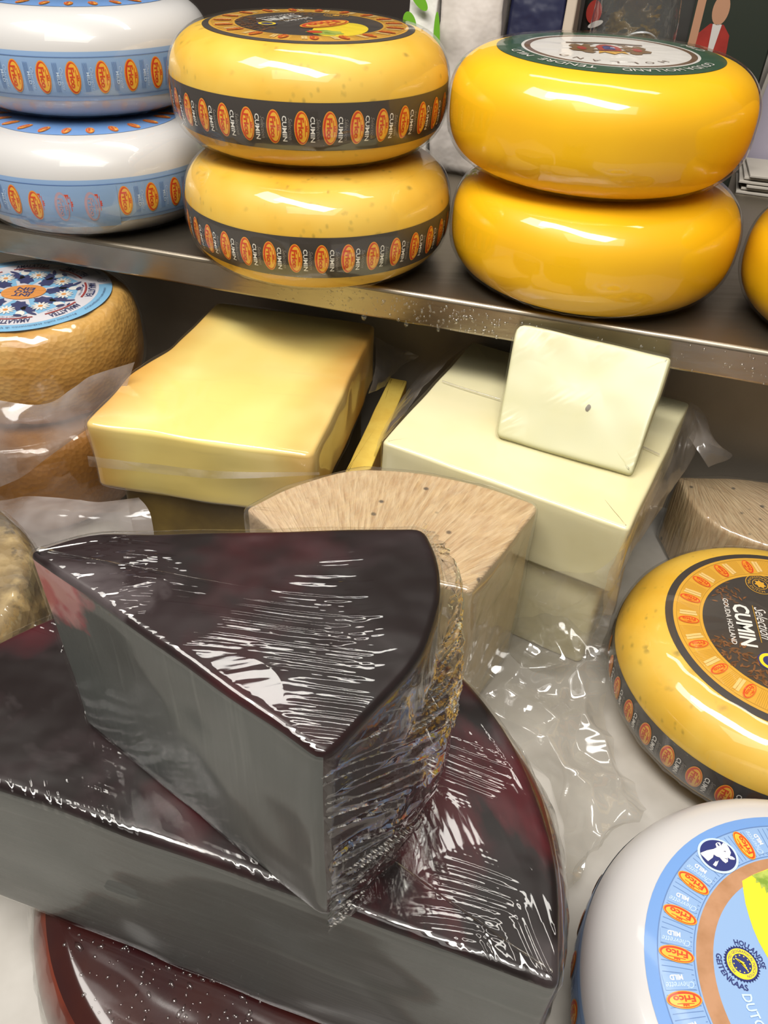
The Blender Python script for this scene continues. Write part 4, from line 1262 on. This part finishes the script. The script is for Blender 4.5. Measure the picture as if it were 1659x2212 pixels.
# ------------------------------------------------------------------ loose bags
o = sheet('plastic_bag', (((-0.4053, 0.6400, 0.1746), (-0.3284, 0.6400, 0.1676), (-0.2793, 0.6420, 0.1973), (-0.2346, 0.6450, 0.2138)), ((-0.4062, 0.6220, 0.1448), (-0.3367, 0.6180, 0.1538), (-0.2969, 0.6220, 0.1637), (-0.2482, 0.6320, 0.1817)),
                          ((-0.4128, 0.6120, 0.1084), (-0.3479, 0.6080, 0.1285), (-0.3064, 0.6120, 0.1439), (-0.2685, 0.6220, 0.1652)), ((-0.4217, 0.6060, 0.0698), (-0.3579, 0.6040, 0.1008), (-0.3179, 0.6100, 0.1288), (-0.2806, 0.6200, 0.1556))), bag_film, None, 70, 50, 0.0035, 16, 0.7)
o['label'] = 'milky loose plastic bag end draped in front of the tan wheels'
o['category'] = 'plastic bag'
o = sheet('plastic_bag', (((-0.4115, 0.5900, 0.0802), (-0.3396, 0.5880, 0.0962), (-0.2872, 0.5800, 0.1022), (-0.2266, 0.5720, 0.1137)), ((-0.3974, 0.5600, 0.0828), (-0.3222, 0.5560, 0.1006), (-0.2686, 0.5520, 0.1071), (-0.2111, 0.5520, 0.1117)),
                          ((-0.3935, 0.5400, 0.0661), (-0.3166, 0.5380, 0.0783), (-0.2640, 0.5360, 0.0834), (-0.2056, 0.5360, 0.0926)), ((-0.4031, 0.5280, 0.0167), (-0.3193, 0.5260, 0.0304), (-0.2650, 0.5260, 0.0400), (-0.2072, 0.5260, 0.0498))), bag_film, None, 80, 60, 0.006, 14, 5.2)
o['label'] = 'grey translucent plastic bag folded between mould-rind wheel and yellow slab'
o['category'] = 'plastic bag'
o = sheet('plastic_bag', (((0.1130, 0.5421, 0.0300), (0.1600, 0.5364, 0.0500), (0.2141, 0.5181, 0.0550)), ((0.0986, 0.4873, 0.0250), (0.1524, 0.4731, 0.0450), (0.2061, 0.4753, 0.0400)), ((0.0920, 0.4436, 0.0200), (0.1464, 0.4389, 0.0300), (0.2014, 0.4449, 0.0200)),
                          ((0.1149, 0.4008, 0.0150), (0.1529, 0.3879, 0.0300), (0.1972, 0.3963, 0.0150)), ((0.1418, 0.3499, 0.0100), (0.1659, 0.3429, 0.0300), (0.2082, 0.3583, 0.0150)), ((0.1449, 0.3081, 0.0100), (0.1685, 0.3119, 0.0250), (0.2133, 0.3377, 0.0200)), ((0.1412, 0.2645, 0.0080), (0.1504, 0.2813, 0.0150), (0.1849, 0.3146, 0.0150))),
          clear_bag, None, 90, 150, 0.010, 22, 1.3, crease=1.6)
o['label'] = 'crumpled clear plastic bag lying between dark pile and cumin wheel'
o['category'] = 'plastic bag'

# ------------------------------------------------------------------ things at the back of the shelf
m_paper = M('white_paper_bag', 'CFC7C0', 0.6, var=[('B8AFA6', 14, 0.4, 0.7)], bump=[('noise', 25, 0.003)])
m_bagw = M('white_woven_bag', 'D9D6D0', 0.5, bump=[('noise', 40, 0.002)])
m_leaf = M('print_leaf_green', '6FB02A', 0.5)
m_navy = M('navy_bag', '1E2240', 0.35, bump=[('noise', 18, 0.006)])
m_edge = M('beige_bag_edge', 'B3A594', 0.6)
m_dark = M('dark_print_bag', '1E1A18', 0.4, var=[('2C332C', 6, 0.45, 0.6)])


def bagbox(name, label, cat, a0, a1, b, depth, h, mat, puff=0.012, seed=1.0, n=18):
    """upright soft bag standing on the shelf between a0 and a1, front at depth b"""
    c = shp((a0 + a1) / 2, b + depth / 2, ZS)
    root = thing(name, label, cat, tuple(c), YAW)
    V, Fc = [], []
    w = a1 - a0
    per = []
    for i in range(n):
        per.append((-w / 2 + w * i / n, -depth / 2))
    for i in range(8):
        per.append((w / 2, -depth / 2 + depth * i / 8))
    for i in range(n):
        per.append((w / 2 - w * i / n, depth / 2))
    for i in range(8):
        per.append((-w / 2, depth / 2 - depth * i / 8))
    m = len(per)
    nz = 20
    for k in range(nz + 1):
        z = h * k / nz
        tp = 1 - 0.75 * max(0, (k / nz - 0.6) / 0.4)
        for x, y in per:
            q = Vector((x * 22 + seed, y * 22, z * 16))
            d = puff * noise.noise(q) + 0.4 * puff * noise.noise(q * 2.6)
            V.append((x + 0.3 * d, y * tp + d * tp, z))
    for k in range(nz):
        for j in range(m):
            a, b_ = k * m + j, k * m + (j + 1) % m
            Fc.append((a, b_, b_ + m, a + m))
    Fc.append(tuple(range(m))[::-1])
    Fc.append(tuple(range(nz * m, nz * m + m)))
    mk('bag_body', V, Fc, mat, root)
    return root, w, depth, h


r, w, d, h = bagbox('leaf_print_bag', 'white bag with bright green leaf print behind the cumin stack', 'bag', -0.150, -0.116, 0.370, 0.05, 0.24, m_bagw, 0.004, 1.0)
fm = lambda x, y, off: Vector((x, -d / 2 - 0.004 - off, y))
lf = [(ell(-0.012, 0.165, 0.008, 0.013, 0.3), 0, 0), (ell(0.006, 0.135, 0.006, 0.020, -0.15), 0, 0), (ell(-0.014, 0.125, 0.009, 0.011, -0.6), 0, 0), (ell(0.022, 0.150, 0.004, 0.030, 0.05), 0, 0), (ell(0.020, 0.105, 0.004, 0.014, 0.1), 0, 0), (ell(-0.002, 0.19, 0.006, 0.014, 0.8), 0, 0), (ell(-0.010, 0.09, 0.006, 0.014, 0.5), 0, 0)]
emit('leaf_print', r, fm, lf, [m_leaf], base=0.001)
bagbox('paper_bag', 'crumpled pale grey paper bag behind the gap between cumin and gouda stacks', 'bag', -0.113, -0.040, 0.375, 0.07, 0.26, m_paper, 0.008, 4.0)
r, w, d, h = bagbox('navy_bag', 'dark navy blue shiny bag behind the green-labelled gouda', 'bag', -0.035, 0.028, 0.40, 0.06, 0.25, m_navy, 0.006, 2.0)
r, w, d, h = bagbox('beige_edged_bag', 'narrow beige bag edge beside the navy blue bag', 'bag', 0.0305, 0.042, 0.385, 0.07, 0.25, m_edge, 0.002, 8.0, 6)
r, w, d, h = bagbox('printed_bag', 'dark printed bag with a figure in a red coat at the upper right', 'bag', 0.046, 0.262, 0.44, 0.05, 0.26, m_dark, 0.0, 3.0)
pm = [M('print_coat_red', 'A03028', 0.5, var=[('7E2420', 30, 0.4, 0.7)]), M('print_skin', 'B08468', 0.5), M('print_shirt', 'C8C4C0', 0.5), M('print_shade_green', '232C24', 0.5)]
fm = lambda x, y, off: Vector((x, -d / 2 - 0.0005 - off, y))
fx, fz = 0.044, 0.075
fig = [(rect(fx - 0.028, 0.106, 0.03, 0.25, 2, 2), 3, 0), (poly([(fx - 0.015, 0.06), (fx + 0.018, 0.06), (fx + 0.020, 0.14), (fx + 0.017, 0.172), (fx + 0.008, 0.182), (fx - 0.007, 0.182), (fx - 0.017, 0.172), (fx - 0.018, 0.13)]), 0, 1),
       (poly([(fx - 0.002, 0.150), (fx + 0.003, 0.150), (fx + 0.006, 0.182), (fx - 0.004, 0.182)]), 2, 2), (poly([(fx + 0.001, 0.06), (fx + 0.007, 0.06), (fx + 0.005, 0.132), (fx + 0.001, 0.137)]), 2, 2), (ell(fx + 0.001, 0.196, 0.009, 0.015), 1, 2), (rect(fx - 0.026, fx - 0.017, 0.10, 0.22, 2, 2), 1, 0.5),
       (ell(-0.095, 0.184, 0.009, 0.012), 0, 1), (ell(-0.091, 0.172, 0.009, 0.003, 0.4), 2, 2)]
for i in range(4):
    fig.append((ell(fx - 0.007, 0.115 + 0.013 * i, 0.0013, 0.0013, n=8, rings=1), 2, 2))
emit('figure_print', r, fm, fig, pm, base=0.001)

# clear plastic dome
pts = [(0.0001, 0.262), (0.012, 0.260), (0.024, 0.254), (0.033, 0.244), (0.039, 0.230), (0.0425, 0.212), (0.0445, 0.19), (0.045, 0.15), (0.045, 0.10), (0.046, 0.004), (0.050, 0.002), (0.050, 0.0)]
pd = Prof(0.05, 0.15, pts=pts)
dc = shp(0.112, 0.320, ZS)
r = thing('plastic_dome', 'clear plastic dome lid standing behind the green-labelled gouda', 'dome lid', tuple(dc))
dome_m = FILM('clear_dome_plastic', 0.05, 'C8CCD0', 0.05, [('noise', 22, 0.006), ('ridge', 14, 0.004)], gain=1.6)
V, Fc = pd.revolve(0, 64)
mk('dome_shell', V, Fc, dome_m, r)
tor = []
V, Fc = [], []
for i in range(29):
    a = math.pi * i / 28
    c_ = Vector((0.027 * math.cos(a), -0.0455 + 0.012 * abs(math.cos(a)), 0.155 + 0.033 * math.sin(a)))
    for j in range(8):
        b_ = 2 * math.pi * j / 8
        V.append(c_ + 0.0013 * (math.cos(b_) * Vector((math.cos(a), 0, math.sin(a))) + math.sin(b_) * Vector((0, 1, 0))))
for i in range(28):
    for j in range(8):
        Fc.append((i * 8 + j, i * 8 + (j + 1) % 8, (i + 1) * 8 + (j + 1) % 8, (i + 1) * 8 + j))
mk('dome_rib', V, Fc, M('dome_rib_plastic', 'A8ACB0', 0.1, coat=1.0), r)

# white carton at the right, papers on the shelf
m_carton = M('white_carton', 'C9C2B8', 0.5, var=[('B8B0A4', 10, 0.4, 0.7)])
cc = shp(0.322, 0.600, ZS)
r = thing('carton', 'off-white carton with lilac label behind the gouda at right', 'carton', tuple(cc), YAW)
V = [(x, y, 0.0) for x, y in ((-0.052, -0.05), (0.06, -0.05), (0.06, 0.05), (-0.052, 0.05))] + [(x, y, 0.150) for x, y in ((-0.040, -0.045), (0.06, -0.045), (0.06, 0.045), (-0.040, 0.045))] + [(x, y, 0.182) for x, y in ((-0.028, -0.012), (0.06, -0.012), (0.06, 0.012), (-0.028, 0.012))]
mk('carton_body', V, [(0, 1, 5, 4), (1, 2, 6, 5), (2, 3, 7, 6), (3, 0, 4, 7), (4, 5, 9, 8), (5, 6, 10, 9), (6, 7, 11, 10), (7, 4, 8, 11), (8, 9, 10, 11), (3, 2, 1, 0)], m_carton, r, False)
mk('label', [(-0.046, -0.0512, 0.01), (0.0, -0.0512, 0.01), (0.0, -0.0468, 0.120), (-0.038, -0.0468, 0.120)], [(0, 1, 2, 3)], M('lilac_label', 'BDB6C8', 0.4), r, False)
m_sheet = M('paper_sheet', 'BDB6AB', 0.6)
for i in range(6):
    p = shp(0.375 + 0.004 * (i % 3), 0.492 + 0.003 * ((i * 2) % 3), ZS + 0.0002 + i * 0.0042)
    o = box('wrapping_sheet_pad', tuple(p + Vector((0, 0, 0.0015))), (0.20, 0.085, 0.0030), m_sheet, None, 0.0006, YAW + 0.03 * (i % 3 - 1))
    o['label'] = ['bottom pad', 'second pad from the bottom', 'third pad from the bottom', 'fourth pad from the bottom', 'second pad from the top', 'topmost pad'][i] + ' of pale wrapping paper stacked on the shelf by the carton'
    o['category'] = 'paper pad'
    o['group'] = 'pads of wrapping paper'
